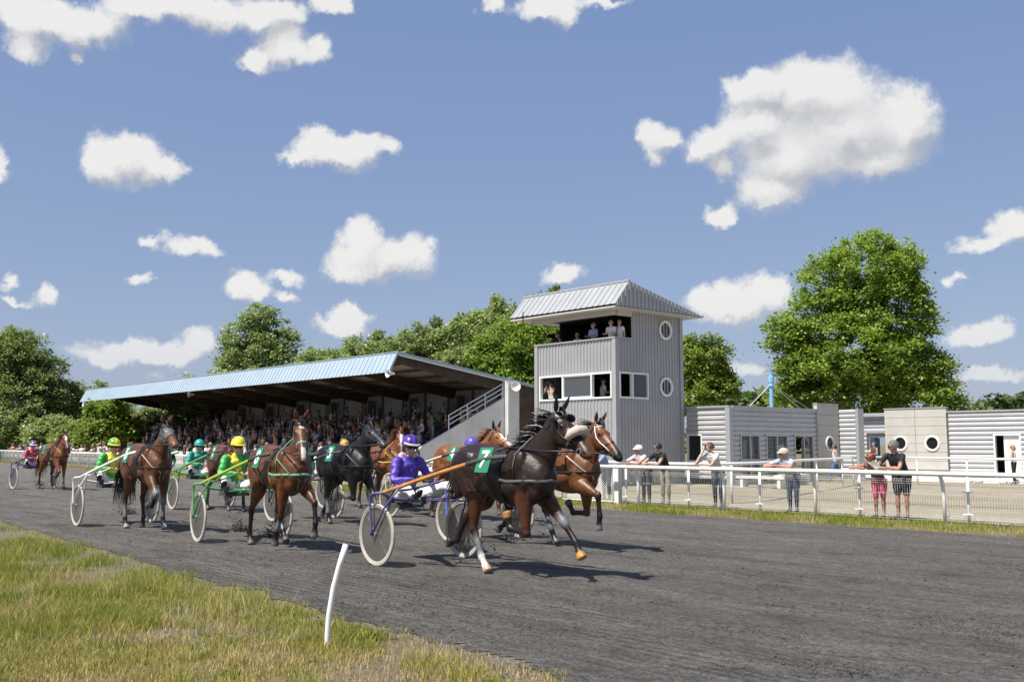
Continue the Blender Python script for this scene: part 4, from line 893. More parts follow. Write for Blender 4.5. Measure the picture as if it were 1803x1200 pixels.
# ================================================================ people (bodies as one continuous skin of lofted limbs)
SKIN = (.50,.325,.25)
def vec(*a): return Vector(a)
def stand_joints(h=1.75, lean=0.0, arms='down', walk=0.0, sit=False):
    s = h/1.75; L_ = math.sin(lean); c = math.cos(lean); J = {}
    pz = .95*s
    if sit: pz = .52*s
    J['pelvis'] = vec(0,0,pz); up = vec(L_,0,c)
    J['chest'] = J['pelvis']+up*.36*s; J['neck'] = J['pelvis']+up*.53*s; J['head'] = J['neck']+vec(L_*.5+.02,0,1-.1*abs(L_)).normalized()*.165*s
    for sd, q in (('L',1),('R',-1)):
        J['sh'+sd] = J['neck']+vec(0,.185*q*s,-.05*s); J['hip'+sd] = J['pelvis']+vec(0,.09*q*s,-.03*s)
        if sit: J['kn'+sd] = J['hip'+sd]+vec(.42*s,.05*q,.0); J['an'+sd] = J['kn'+sd]+vec(.03,0,-.42*s)
        else:
            w = walk*q; J['kn'+sd] = J['hip'+sd]+vec(.22*w*s+.02,.01*q,-.42*s); J['an'+sd] = J['kn'+sd]+vec(-.02*s-(.12*s if w < 0 else -.12*w*s),.0,-.42*s)
        J['toe'+sd] = J['an'+sd]+vec(.15*s,.03*q,-.05*s)
        S_ = J['sh'+sd]
        if arms == 'down': J['el'+sd] = S_+vec(-.03,.06*q,-.28*s); J['ha'+sd] = J['el'+sd]+vec(.06,.02*q,-.25*s)
        elif arms == 'rail': J['el'+sd] = S_+vec(.13*s,.14*q,-.24*s); J['ha'+sd] = vec(.48,.10*q,1.17)
        elif arms == 'up': J['el'+sd] = S_+vec(.15*s,.10*q,-.18*s); J['ha'+sd] = J['head']+vec(.13*s,.05*q,-.02)
        elif arms == 'front': J['el'+sd] = S_+vec(.04,.07*q,-.27*s); J['ha'+sd] = J['el'+sd]+vec(.22*s,-.10*q,.03)
        elif arms == 'walk': J['el'+sd] = S_+vec(-.10*walk*q,.06*q,-.27*s); J['ha'+sd] = J['el'+sd]+vec(.10-.12*walk*q,.02*q,-.22*s)
        elif arms == 'lap': J['el'+sd] = S_+vec(.04,.08*q,-.26*s); J['ha'+sd] = J['pelvis']+vec(.25*s,.08*q,.08)
    return J
def body_lofts(J, s, C, fat=1.0, loose=1.0, sleeve=1.0, legs=1.0, face=vec(1,0,0), female=False):
    """C: shirt, trousers, skin, shoes (or region colours)"""
    mb = MB(); sh, tr, sk, so_ = C['shirt'], C['trousers'], C['skin'], C['shoes']
    p, ch, nk, hd = J['pelvis'], J['chest'], J['neck'], J['head']
    def loft(rows, col, lat, n=12, k=3):
        q = cr([(*r[0], r[1], r[2]) for r in rows], k); mb.tube([tuple(a[:3]) for a in q], [(a[3], a[4]) for a in q], n, lat=lat, c=col)
    wa = p+(ch-p)*.5
    fy = (0,1,0) if abs(face.y) < .99 else (1,0,0)
    lat = J['shL']-J['shR']; lat = lat.normalized() if lat.length > 0 else vec(0,1,0)
    f = fat; lo = loose
    loft([(p-vec(0,0,.07*s), .135*s, .10*s),(p, .170*s*f, .125*s*f),(p+(wa-p)*.3, .165*s*f, .12*s*f)], tr, lat)
    loft([(p+(wa-p)*.25, .158*s*f*lo, .118*s*f*lo),(wa, .148*s*f*lo, .115*s*f*lo),(ch, .168*s*(f*.5+.5)*lo, .125*s*(f*.5+.5)*lo),(ch+(nk-ch)*.62, .165*s*lo, .10*s*lo),(nk-(nk-ch)*.06, .088*s, .075*s),(nk+(hd-nk)*(.26 if lo > 1.1 else .14), .070*s, .068*s)], sh, lat)
    loft([(nk+(hd-nk)*.22, .055*s, .056*s),(nk+(hd-nk)*.6, .052*s, .054*s)], sk, lat)
    for sd in 'LR':
        S_, E_, H_ = J['sh'+sd], J['el'+sd], J['ha'+sd]; q = 1 if sd == 'L' else -1
        w = .9 if female else 1.0
        rows = [(S_-lat*q*.06*s, .062*s, .062*s),(S_, .066*s*lo, .064*s*lo),(S_+(E_-S_)*.5, .052*s*lo*w, .052*s*lo*w),(E_, .043*s*lo*w, .043*s*lo*w),(E_+(H_-E_)*.4, .042*s*lo*w, .042*s*lo*w),(H_-(H_-E_)*.12, .030*s*(lo if sleeve >= 1 else 1), .027*s*(lo if sleeve >= 1 else 1))]
        q_ = cr([(*r[0], r[1], r[2]) for r in rows], 4); n_ = len(q_); cut = int(n_*(.12+.85*sleeve)) if sleeve < 1 else n_
        cc = C.get('sleeve', sh)
        if cut > 1: mb.tube([tuple(a[:3]) for a in q_[:cut]], [(a[3], a[4]) for a in q_[:cut]], 10, c=cc)
        if cut < n_: mb.tube([tuple(a[:3]) for a in q_[max(cut-1,0):]], [(a[3]*.93, a[4]*.93) for a in q_[max(cut-1,0):]], 10, c=sk)
        d = (H_-E_).normalized(); gl = C.get('glove', sk)
        loft([(H_-d*.05*s, .026*s, .026*s),(H_, .036*s, .024*s),(H_+d*.05*s, .036*s, .02*s)], gl, lat, 8, 2)
        A_, K_, N_, T_ = J['hip'+sd], J['kn'+sd], J['an'+sd], J['toe'+sd]
        rows = [(A_+vec(0,0,.06*s), .098*s*f, .105*s*f),(A_+(K_-A_)*.25, .09*s*f, .095*s*f),(A_+(K_-A_)*.65, .07*s*f, .075*s*f),(K_, .058*s, .06*s),(K_+(N_-K_)*.3, .055*s, .06*s),(K_+(N_-K_)*.7, .045*s, .047*s),(N_, .040*s, .042*s)]
        q_ = cr([(*r[0], r[1], r[2]) for r in rows], 4); n_ = len(q_); cut = n_ if legs >= 1 else int(n_*legs)
        mb.tube([tuple(a[:3]) for a in q_[:cut]], [(a[3]*(1.06 if legs >= 1 else 1.16), a[4]*(1.06 if legs >= 1 else 1.16)) for a in q_[:cut]], 10, lat=lat, c=tr)
        if cut < n_: mb.tube([tuple(a[:3]) for a in q_[cut-1:]], [(a[3]*.9, a[4]*.9) for a in q_[cut-1:]], 10, lat=lat, c=C.get('legskin', sk))
        hl = N_-(T_-N_)*.30; hl.z = min(N_.z, T_.z+.01)-.0
        loft([(hl, .034*s, .034*s),(N_+(T_-N_)*.25-vec(0,0,.012*s), .042*s, .040*s),(N_+(T_-N_)*.8, .046*s, .032*s),(T_+(T_-N_)*.35, .03*s, .018*s)], so_, lat, 8, 2)
    up = (hd-nk).normalized(); fc = (face-up*face.dot(up)).normalized(); hl = up.cross(fc)
    def hp(f_, u_): return hd+fc*(f_*s)+up*(u_*s)
    loft([(hp(.030,-.118), .030*s,.032*s),(hp(.022,-.098), .050*s,.062*s),(hp(.012,-.06), .066*s,.082*s),(hp(.0,-.01), .074*s,.094*s),(hp(-.008,.045), .077*s,.098*s),(hp(-.010,.085), .066*s,.084*s),(hp(-.010,.115), .036*s,.046*s)], sk, hl, 12, 3)
    mb.tube([tuple(hp(.085,.02)), tuple(hp(.102,-.012)), tuple(hp(.110,-.032)), tuple(hp(.085,-.042))], [.008*s,.012*s,.016*s,.010*s], 6, c=tuple(min(1,q*1.05) for q in sk))
    for q in (1,-1): mb.ell(tuple(hd+hl*(q*.078*s)-fc*.012*s-up*.01*s), (.014*s,.018*s,.028*s), 6, 5, sk)
    return mb, (hd, fc, up, hl)
def fingers(J, s, C, sides='LR'):
    mb = MB(); c = C.get('glove', C['skin'])
    for sd in sides:
        E_, H_ = J['el'+sd], J['ha'+sd]; d = (H_-E_).normalized(); q = 1 if sd == 'L' else -1
        sdv = d.cross(vec(0,0,1)); sdv = sdv.normalized() if sdv.length > .1 else vec(0,1,0); dn = d.cross(sdv).normalized()
        if dn.z > 0: dn = -dn
        for i, ln in enumerate((.060,.070,.066,.052)):
            b_ = H_+d*.05*s+sdv*((i-1.5)*.019*s); k1 = b_+d*ln*.55*s+dn*.012*s; k2 = k1+d*ln*.30*s+dn*.022*s; k3 = k2-d*.005*s+dn*.020*s
            mb.tube([b_-d*.012*s, b_, k1, k2, k3], [.0095*s,.0095*s,.009*s,.008*s,.006*s], 6, c=c)
        th = H_+sdv*(.034*s*-q)+d*.01*s; mb.tube([th, th+sdv*(-q*.022*s)+d*.03*s, th+sdv*(-q*.02*s)+d*.06*s+dn*.01*s], [.012*s,.010*s,.007*s], 6, c=c)
    return mb
def hair_cap(mb, H, s, long=0.0, col=None):
    hd, fc, up, hl = H; M_ = Matrix((fc, hl, up)).transposed()
    vs_, fs = [], []; n, m_ = 14, 7
    for i in range(m_+1):
        th = (PI*.57)*i/m_
        for j in range(n):
            a = 2*PI*j/n; front = max(0, math.cos(a)); t_ = th*(1-.48*front)+ (long*.25*i/m_ if math.cos(a) < .3 else 0)
            r_ = 1.05+.06*math.sin(5*a+i)+.05*math.sin(9*a+2.3*i)
            p_ = Vector((.108*r_*math.sin(t_)*math.cos(a)-.016, .086*r_*math.sin(t_)*math.sin(a), .130*r_*math.cos(t_)-(.05*long*i/m_ if math.cos(a) < .3 else 0)))*s
            vs_.append(hd+M_@p_)
    for i in range(m_):
        for j in range(n): fs.append((i*n+j,(i+1)*n+j,(i+1)*n+(j+1)%n,i*n+(j+1)%n))
    mb.add(vs_, fs, col); return mb
def head_dome(H, s, r=1.0, drop=.50, k=1.0):
    hd, fc, up, hl = H; M_ = Matrix((fc, hl, up)).transposed(); mb = MB(); vs_, fs = [], []; n, m_ = 20, 9
    for i in range(m_+1):
        th = PI*drop*i/m_
        for j in range(n):
            a = 2*PI*j/n; t2 = th*(1-.17*max(0,math.cos(a))); p_ = Vector((.139*r*math.sin(t2)*math.cos(a)-.014, .120*r*math.sin(t2)*math.sin(a), .139*r*math.cos(t2)*k+.024))*s; vs_.append(hd+M_@p_)
    for i in range(m_):
        for j in range(n): fs.append((i*n+j,(i+1)*n+j,(i+1)*n+(j+1)%n,i*n+(j+1)%n))
    mb.add(vs_, fs); return mb, M_
def brim(H, s, z=.045, f0=.10, f1=.20, w=.11, mb=None, tilt=.012):
    hd, fc, up, hl = H; mb = mb or MB(); n = 8; vs_ = []
    for o_ in (0,-.012):
        for i in range(n+1):
            a = -1.25+2.5*i/n; vs_.append(hd+(fc*(f0*math.cos(a)-.005)+hl*(w*math.sin(a))+up*(z+o_))*s); vs_.append(hd+(fc*(f1*math.cos(a)+.0)+hl*(w*1.12*math.sin(a))+up*(z-tilt+o_))*s)
    k = 2*(n+1); fs = []
    for i in range(n):
        a = 2*i; fs += [(a,a+1,a+3,a+2),(k+a,k+a+2,k+a+3,k+a+1),(a+1,k+a+1,k+a+3,a+3)]
    mb.add(vs_, fs); return mb
MATC = {}
def colmat(c, rough=.6):
    key = (tuple(round(q,3) for q in c), rough)
    if key not in MATC: MATC[key] = mat('cloth_%02d' % len(MATC), c, rough, var=.12, scale=12, bump=.2, bscale=40)
    return MATC[key]
def shades(parent, H, s, z=.008):
    hd, fc, up, hl = H; mb = MB()
    for q in (1,-1): mb.ell(tuple(hd+(fc*.088+hl*(q*.036)+up*z)*s), (.036*s,.020*s,.024*s), 8, 6, M=Matrix((hl, fc, up)).transposed())
    mb.tube([hd+(fc*.095+hl*.075+up*z)*s, hd+(fc*.108+up*(z+.008))*s, hd+(fc*.095-hl*.075+up*z)*s], .006*s, 5)
    for q in (1,-1): mb.tube([hd+(fc*.092+hl*(q*.072)+up*z)*s, hd+(fc*.0+hl*(q*.084)+up*z)*s], .005*s, 5)
    mb.build('sunglasses', LENS, parent, True)
def eyes(parent, H, s):
    hd, fc, up, hl = H; mb = MB()
    for q in (1,-1): mb.ell(tuple(hd+(fc*.088+hl*(q*.033)+up*.012)*s), (.008*s,.014*s,.009*s), 6, 5, M=Matrix((fc, hl, up)).transposed())
    mb.build('eyes', LENS, parent, True)
def crumple(me, J, loose):
    """folds in the clothing: ripple the surface below the neck"""
    amp = .0045 if loose < 1.05 else .010; nz = J['neck'].z-.02; n = len(me.vertices)
    nr = np.empty(n*3); me.vertices.foreach_get('normal', nr); nr = nr.reshape(-1,3)
    for i_, v in enumerate(me.vertices):
        if v.co.z > nz: continue
        p = v.co.copy(); k = mnoise.noise(Vector((p.x*9, p.y*9, p.z*16)))+.6*mnoise.noise(Vector((p.x*24+5, p.y*24, p.z*30)))
        v.co = p+Vector(nr[i_])*(amp*k)
def person(label, loc, rz, J, C, s=1.0, name='person', hair=None, long=0.0, cap=None, sung=False, mat_=None, voxel=.014, fat=1.0, loose=1.0, sleeve=.4, legs=1.0, face=vec(1,0,0), cat='person', group=None, female=False, pattern=None):
    pr = thing(name, label, cat, loc, rz, group)
    mb, H = body_lofts(J, s, C, fat, loose, sleeve, legs, face, female); me = remesh(mb, voxel, 3); crumple(me, J, loose); paint(me, mb, pattern); join_raw(me, fingers(J, s, C)); me.materials.append(mat_ or CLOTH); obj('body', me, pr)
    if hair: hair_cap(MB(), H, s, long).build('hair', colmat(hair, .6), pr, True)
    if cap:
        kb, _ = head_dome(H, s*.90, 1.0, .50, .92); ko = kb.build('flat_cap', colmat(cap, .85), pr, True); brim(H, s, .062, .085, .150, .085).build('peak', colmat(cap, .85), ko)
    (shades if sung else eyes)(pr, H, s); pr['_H'] = 0; del pr['_H']
    return pr, H
# ================================================================ trotting horses
def ctube(mb, rows, k=4, n=14, lat=(0,1,0)):
    """rows: x y z half-width half-depth r g b, smoothed along the limb; colours follow the rows"""
    q = cr(rows, k); b0 = len(mb.V)
    mb.tube([tuple(a[:3]) for a in q], [(max(a[3],.004), max(a[4],.004)) for a in q], n, lat=lat, c=(0,0,0))
    for i, a in enumerate(q):
        c = tuple(np.clip(a[5:8], 0, 1))
        for j in range(n): mb.C[b0+i*n+j] = c
def sdir(a): a = rad(a); return Vector((math.sin(a), 0, -math.cos(a)))
def ribbons(name, strands, w, m_, parent):
    mb = MB()
    for pts in strands:
        k = len(pts); d = (pts[-1]-pts[0]); u = d.cross(Vector((random.uniform(-1,1),random.uniform(-1,1),random.uniform(-1,1)))); u = u.normalized() if u.length > 1e-6 else Vector((0,1,0))
        vs_ = []
        for i, p in enumerate(pts): ww = w*(1-.75*i/(k-1)); vs_ += [p-u*ww, p+u*ww]
        mb.add(vs_, [(2*i,2*i+1,2*i+3,2*i+2) for i in range(k-1)])
    return mb.build(name, m_, parent)
def text_mesh(txt, size, thick=.004, bold=.012):
    cu = bpy.data.curves.new('t', 'FONT'); cu.body = txt; cu.size = size; cu.align_x = 'CENTER'; cu.align_y = 'CENTER'; cu.extrude = thick; cu.offset = bold; cu.shear = 0
    o_ = obj('tmp', cu); me = bpy.data.meshes.new_from_object(o_.evaluated_get(bpy.context.evaluated_depsgraph_get())); bpy.data.objects.remove(o_); bpy.data.curves.remove(cu); return me
def leg_rows_front(q, a, c, P, side):
    a1, a2, a3 = a; x0 = .47+.10*math.sin(rad(a1)); E = Vector((x0,.135*q,.965)); K = E+sdir(a1)*.43; Fl = K+sdir(a2)*.29; Co_ = Fl+sdir(a3)*.115; Ho = Co_+sdir(a3+(4 if a3 > -40 else 8))*.085
    d = P['dark']; low = P.get('sock', {}).get(side, d); bt = P.get('boot', {}).get(side); hf = P.get('hoof', {}).get(side, (.10,.085,.07)); kb = P.get('knee', {}).get(side)
    kc = kb or tuple((np.array(c)+np.array(d))/2); f_ = 1.16 if kb else 1.0
    S0 = Vector((.50,.13*q,1.22))
    L_ = lambda A, B, t: A+(B-A)*t
    b_c = P['coat']; rows = [(*S0,.085,.17,*b_c),(*L_(S0,E,.6),.10,.145,*b_c),(*E,.095,.135,*c),(*L_(E,K,.35),.082,.108,*c),(*L_(E,K,.7),.058,.072,*c),(*L_(E,K,.92),.047*f_,.050*f_,*kc),(*K,.050*f_,.056*f_,*kc),(*L_(K,Fl,.14),.042*f_,.047*f_,*(kb or d)),
            (*L_(K,Fl,.35),.034,.040,*(bt or d)),(*L_(K,Fl,.75),.033*(1.12 if bt else 1),.039*(1.12 if bt else 1),*(bt or low)),(*L_(K,Fl,.95),.041,.047,*low),(*Fl,.043,.048,*low),(*L_(Fl,Co_,.55),.035,.038,*low),(*Co_,.046,.049,*low)]
    hoof = [(*Co_,.047,.050,*hf),(*L_(Co_,Ho,.5),.055,.060,*hf),(*Ho,.062,.068,*hf)]
    return rows, hoof, Ho
def leg_rows_hind(q, a, c, P, side):
    h0, h1, h2, h3 = a; Hp = Vector((-.56,.14*q,1.22)); St = Hp+sdir(h0)*.31; Hk = St+sdir(h1)*.44; Fl = Hk+sdir(h2)*.36; Co_ = Fl+sdir(h3)*.115; Ho = Co_+sdir(h3+(4 if h3 > -40 else 8))*.085
    d = P['dark']; low = P.get('sock', {}).get(side, d); bt = P.get('boot', {}).get(side); hf = P.get('hoof', {}).get(side, (.10,.085,.07)); md = tuple((np.array(c)+np.array(d))/2)
    L_ = lambda A, B, t: A+(B-A)*t
    b_c = P['coat']; rows = [(*(Hp+Vector((-.04,0,.06))),.13,.25,*b_c),(*L_(Hp,St,.5),.125,.215,*b_c),(*St,.11,.175,*c),(*L_(St,Hk,.3),.090,.130,*c),(*L_(St,Hk,.62),.062,.086,*c),(*L_(St,Hk,.88),.044,.056,*md),(*(Hk+Vector((-.012,0,0))),.047,.063,*md),(*L_(Hk,Fl,.15),.041,.052,*d),
            (*L_(Hk,Fl,.4),.035,.042,*(bt or d)),(*L_(Hk,Fl,.78),.034*(1.12 if bt else 1),.041*(1.12 if bt else 1),*(bt or low)),(*L_(Hk,Fl,.95),.042,.049,*low),(*Fl,.045,.051,*low),(*L_(Fl,Co_,.55),.035,.038,*low),(*Co_,.046,.049,*low)]
    hoof = [(*Co_,.047,.050,*hf),(*L_(Co_,Ho,.5),.055,.060,*hf),(*Ho,.061,.066,*hf)]
    return rows, hoof, Ho
TRUNK = [(-.84,1.20,.07,.10),(-.78,1.22,.16,.20),(-.68,1.25,.225,.275),(-.52,1.26,.265,.305),(-.34,1.25,.268,.300),(-.10,1.205,.272,.312),(.12,1.17,.272,.338),(.32,1.175,.258,.365),(.48,1.18,.235,.345),(.62,1.16,.205,.285),(.73,1.14,.165,.21),(.80,1.13,.10,.12)]
def horse(P):
    c, d = P['coat'], P['dark']; mb = MB(); z0 = 0
    ctube(mb, [(x,0,z,w,h,*c) for x,z,w,h in TRUNK], 4, 22)
    na, ha, hy = rad(P.get('neck',48)), rad(P.get('head',40)), rad(P.get('yaw',0)); B = Vector((.43,0,1.22)); NL = P.get('nl',.72)+.05
    def npt(t):
        an = na+rad(10)*(t-.5); yw = hy*.55*t*t; r_ = NL*t
        return B+Vector((r_*math.cos(an)*math.cos(yw), r_*math.cos(an)*math.sin(yw), r_*math.sin(an)))
    nprof = [(0,.175,.355),(.22,.140,.300),(.45,.110,.228),(.7,.088,.172),(.9,.078,.142),(1.0,.072,.118)]
    ctube(mb, [(*(npt(0)-Vector((.18,0,.10))),.17,.30,*c)]+[(*npt(t),w,h,*c) for t,w,h in nprof], 4, 16)
    hd = Vector((math.cos(ha)*math.cos(hy), math.cos(ha)*math.sin(hy), -math.sin(ha))); hl = Vector((-math.sin(hy), math.cos(hy), 0)); hu = hd.cross(hl)
    if hu.z < 0: hu = -hu
    poll = npt(1.0)+hu*.085-hd*.03
    mz = P.get('muzzle', d); HR = [(-.05,.055,.06),(.03,.082,.108),(.12,.100,.146),(.22,.102,.156),(.33,.082,.122),(.44,.066,.092),(.54,.063,.081),(.62,.068,.074),(.665,.054,.055),(.690,.026,.028)]
    hc = P.get('face', c); hcol = lambda s_: tuple(np.array(hc)*(1-np.clip((s_-.48)/.12,0,1))+np.array(mz)*np.clip((s_-.48)/.12,0,1))
    ctube(mb, [(*(poll+hd*s_-hu*h_),w_,h_,*hcol(s_)) for s_,w_,h_ in HR], 4, 14, lat=tuple(hl))
    for q in (1,-1): mb.ell(tuple(poll+hd*.17-hu*.165+hl*(q*.052)), (.095,.045,.095), 10, 7, hc)      # jowls
    for q in (1,-1): mb.ell(tuple(poll+hd*.19-hu*.056+hl*(q*.076)), (.05,.024,.032), 8, 6, hc, M=Matrix((hd,hl,hu)).transposed())   # eye sockets
    mb.ell((.60,.09,1.02),(.14,.10,.16),10,7,c); mb.ell((.60,-.09,1.02),(.14,.10,.16),10,7,c)             # breast
    for q in (1,-1):
        Rt = Matrix.Rotation(rad(28),3,'Y')
        mb.ell((.40,.180*q,1.24),(.13,.085,.26),12,8,c,M=Rt); mb.ell((.33,.205*q,1.06),(.16,.070,.11),12,8,c); mb.ell((.56,.15*q,1.12),(.09,.09,.13),12,8,c)
        mb.ell((-.50,.195*q,1.33),(.24,.085,.16),12,8,c); mb.ell((-.70,.165*q,1.13),(.09,.085,.25),12,8,tuple(np.array(c)*1.25),M=Matrix.Rotation(rad(-14),3,'Y')); mb.ell((-.42,.20*q,1.06),(.13,.065,.17),12,8,c,M=Matrix.Rotation(rad(20),3,'Y'))
        mb.ell((-.05,.215*q,1.13),(.28,.07,.17),12,8,c)
    hoofs = []; tips = {}
    for side, q, fn in (('RF',-1,leg_rows_front),('LF',1,leg_rows_front),('RH',-1,leg_rows_hind),('LH',1,leg_rows_hind)):
        r_, h_, tip = fn(q, P['pose'][side], P.get('legc', c), P, side); ctube(mb, r_, 4, 12); hoofs.append(h_); tips[side] = tip
    low = min(t_.z for t_ in tips.values()); dz = -low+P.get('air',0)
    root = thing('trotting_horse', P['label'], 'horse', (P['loc'][0], P['loc'][1], dz*TS), rad(P['rot'])); root.scale = (TS,TS,TS)
    hm = MB()
    for h_ in hoofs: ctube(hm, h_, 2, 10); ctube(mb, h_, 2, 10)
    me = remesh(mb, .016, 2)
    HC = lambda p: ((Vector(p)-poll).dot(hd), (Vector(p)-poll).dot(hl), (Vector(p)-poll).dot(hu))
    def extra(p):
        if p[0] < .6 or p[2] < 1.2: return None
        s_, l_, u_ = HC(p)
        if P.get('hood') and -.05 < s_ < .36 and abs(l_) < .16 and u_ > -.30: return P['hood']
        if P.get('blaze') and .07 < s_ < P['blaze'] and abs(l_+.006*math.sin(30*s_)) < .026 and u_ > -.035: return (.66,.63,.60)
        if P.get('snip') and .50 < s_ and abs(l_) < .03 and u_ > -.06: return (.55,.45,.42)
        return None
    paint(me, mb, extra); me.materials.append(COAT); body = obj('body', me, root)
    bvh = BVHTree.FromPolygons([v.co for v in me.vertices], [p.vertices for p in me.polygons])
    def snap(p, off=.008):
        l_, n_, _, _ = bvh.find_nearest(Vector(p)); return l_+n_*off
    for q in (1,-1): em = MB(); em.ell(tuple(snap(poll+hd*.19-hu*.060+hl*(q*.12), .001)), (.022,.011,.018), 8, 6, M=Matrix((hd,hl,hu)).transposed()); em.build('eye', LENS, root, True)

    for q in (1,-1): nm = MB(); nm.ell(tuple(snap(poll+hd*.625-hu*.050+hl*(q*.09), -.004)), (.022,.010,.018), 8, 6, M=Matrix((hd,hl,hu)).transposed()); nm.build('nostril', LENS, root, True)
    ec = P.get('ear')
    for q in (1,-1):                                       # ears, open to the front
        b_ = poll-hd*.015+hl*(q*.052)-hu*.01; dirv = (hu*.9-hd*P.get('earback',.35)+hl*(q*.28)).normalized(); m_ = MB(); ln = .195 if ec else .155
        pts = [b_+dirv*(ln*t_) for t_ in (0,.25,.5,.75,1)]; rs = [.026,.036,.033,.020,.004]
        m_.tube(pts, [(r_, r_*.55) for r_ in rs], 8, lat=tuple(hl)); m_.build('ear', BLACKL if ec else colmat(c, .6), root, True)
    hm_ = HAIRB if P.get('redhair') else HAIR
    wind = P.get('mane', 1.0); st = []
    for i in range(300):
        t_ = random.uniform(.12,1.04); i0 = min(max(t_,0),1); w_, h_ = np.interp(i0,[a[0] for a in nprof],[a[1] for a in nprof]), np.interp(i0,[a[0] for a in nprof],[a[2] for a in nprof])
        tang = (npt(min(i0+.05,1))-npt(max(i0-.05,0))).normalized(); upv = Vector((-tang.z,0,tang.x))
        if upv.z < 0: upv = -upv
        b_ = npt(i0)+upv*(h_*.93)+Vector((0,random.uniform(-.025,.025),0)); ln = random.uniform(.10,.27)*(1.0 if i0 > .3 else .7)
        dr = (Vector((-1,random.uniform(-.6,.3),random.uniform(-.15,.5)))*wind+Vector((0,random.choice((-1,-1,1))*.8,-.9))*(1.15-wind)+upv*.35).normalized()
        st.append([b_, b_+(dr+upv*.6).normalized()*ln*.35, b_+dr*ln*.7, b_+dr*ln+Vector((0,0,-.05+.06*random.random()))])
    ribbons('mane', st, .009, hm_, root); st = []
    for i in range(16): b_ = poll+hu*.0+hl*random.uniform(-.03,.03); st.append([b_, b_+hu*.05-hd*.02, b_+hu*.03+hd*.07, b_-hu*.0+hd*.13])
    ribbons('forelock', st, .009, hm_, root)
    st = []; tb = P.get('tail', .35); tl_ = 1.0 if tb > .5 else .55
    for i in range(240 if tb > .5 else 110):
        b_ = Vector((-.83,random.uniform(-.03,.03),1.33+random.uniform(-.05,.03))); sp = random.uniform(-.16,.16); L_ = random.uniform(.5,.95)*tl_; sp *= tl_
        st.append([b_, b_+Vector((-.10*tb,sp*.3,-.02)), b_+Vector((-.22*tb,sp*.8,-.28*L_)), b_+Vector((-.26*tb,sp*1.1,-.62*L_)), b_+Vector((-.24*tb-.1*random.random(),sp*1.3,-.98*L_))])
    ribbons('tail', st, .011, hm_, root)
    # ---- harness
    sm = P.get('strap', BLACKL); n = 24
    def ring(f, w, name, m_, k=n, closed=True, off=.010):
        mb_ = MB(); a = [snap(f(2*PI*i/k, -w), off) for i in range(k)]; b_ = [snap(f(2*PI*i/k, w), off) for i in range(k)]
        mb_.add(a+b_, [(i, (i+1)%k, k+(i+1)%k, k+i) for i in range(k)]); return mb_.build(name, m_, root, True)
    ring(lambda a, w: Vector((.20+w, .34*math.cos(a), 1.19+.42*math.sin(a))), .022, 'girth', P.get('girth', BLACKL))
    ring(lambda a, w: Vector((.17+w, .31*math.cos(a*.5+PI*.25), 1.25+.40*math.sin(a*.5+PI*.25))), .055, 'saddle_pad', BLACKL, off=.016) if False else None
    mb_ = MB(); k = 12
    for ww in (-.06,.06):
        for i in range(k): a = PI*.12+PI*.76*i/(k-1); mb_.V.append(tuple(snap((.19+ww, .34*math.cos(a), 1.22+.42*math.sin(a)), .022))); mb_.C.append(None)
    mb_.F += [(i,i+1,k+i+1,k+i) for i in range(k-1)]; mb_.build('saddle_pad', BLACKL, root, True)
    # breast collar and neck strap
    pts = [snap((x,y,z), .012) for x,y,z in ((.20,-.3,1.14),(.36,-.3,1.13),(.52,-.28,1.13),(.68,-.22,1.13),(.80,-.1,1.13),(.86,0,1.13),(.80,.1,1.13),(.68,.22,1.13),(.52,.28,1.13),(.36,.3,1.13),(.20,.3,1.14))]
    mb_ = MB(); mb_.tube(pts, [(.018,.006)]*len(pts), 6, lat=(0,0,1)); mb_.build('breast_collar', sm, root, True)
    mb_ = MB(); pts = [snap((.46, .33*math.cos(a), 1.16+.62*max(0,math.sin(a))), .010) for a in np.linspace(PI,0,13)]; mb_.tube(pts, [(.011,.005)]*len(pts), 6, lat=(1,0,0)); mb_.build('neck_strap', sm, root, True)
    if P.get('yoke'):                                      # crossed straps on the chest
        mb_ = MB()
        for q in (1,-1): pts = [snap(p_, .012) for p_ in ((.46,.25*q,1.36),(.60,.25*q,1.26),(.72,.18*q,1.16),(.82,.05*q,1.06),(.70,.02*q,.90))]; mb_.tube(pts, [(.013,.005)]*5, 6, lat=(1,0,0))
        mb_.build('chest_straps', P['yoke'], root, True)
    def hring(s_, w=.011, name='noseband', m_=BLACKL, tilt=0): return ring(lambda a, ww: poll+hd*(s_+ww+tilt*math.sin(a))-hu*.10+hl*(.17*math.cos(a))+hu*(.17*math.sin(a)), w, name, m_, 16, off=.007)
    hring(.40, .013, 'noseband', P.get('nose', sm)); hring(.02, .012, 'crown_band', BLACKL); 
    mb_ = MB()
    for q in (1,-1):
        pts = [snap(poll+hd*s_-hu*u_+hl*(q*.12), .007) for s_,u_ in ((.03,.05),(.10,.09),(.20,.13),(.30,.13),(.40,.11),(.50,.10))]; mb_.tube(pts, [(.011,.006)]*6, 5)
        pts = [snap(poll+hd*.06-hu*.03+hl*(q*.12),.007), snap(poll+hd*.085+hl*(q*.05),.007), snap(poll+hd*.09,.007)]; mb_.tube(pts, .009, 5)
    mb_.build('bridle', P.get('bridle', BLACKL), root, True)
    for q in (1,-1): mb_ = MB(); p_ = snap(poll+hd*.56-hu*.11+hl*(q*.14), .006); mb_.lathe([(.028,-.006),(.036,-.006),(.036,.006),(.028,.006),(.028,-.006)], tuple(p_), 10, 'Y'); mb_.build('bit_ring', STEEL, root)
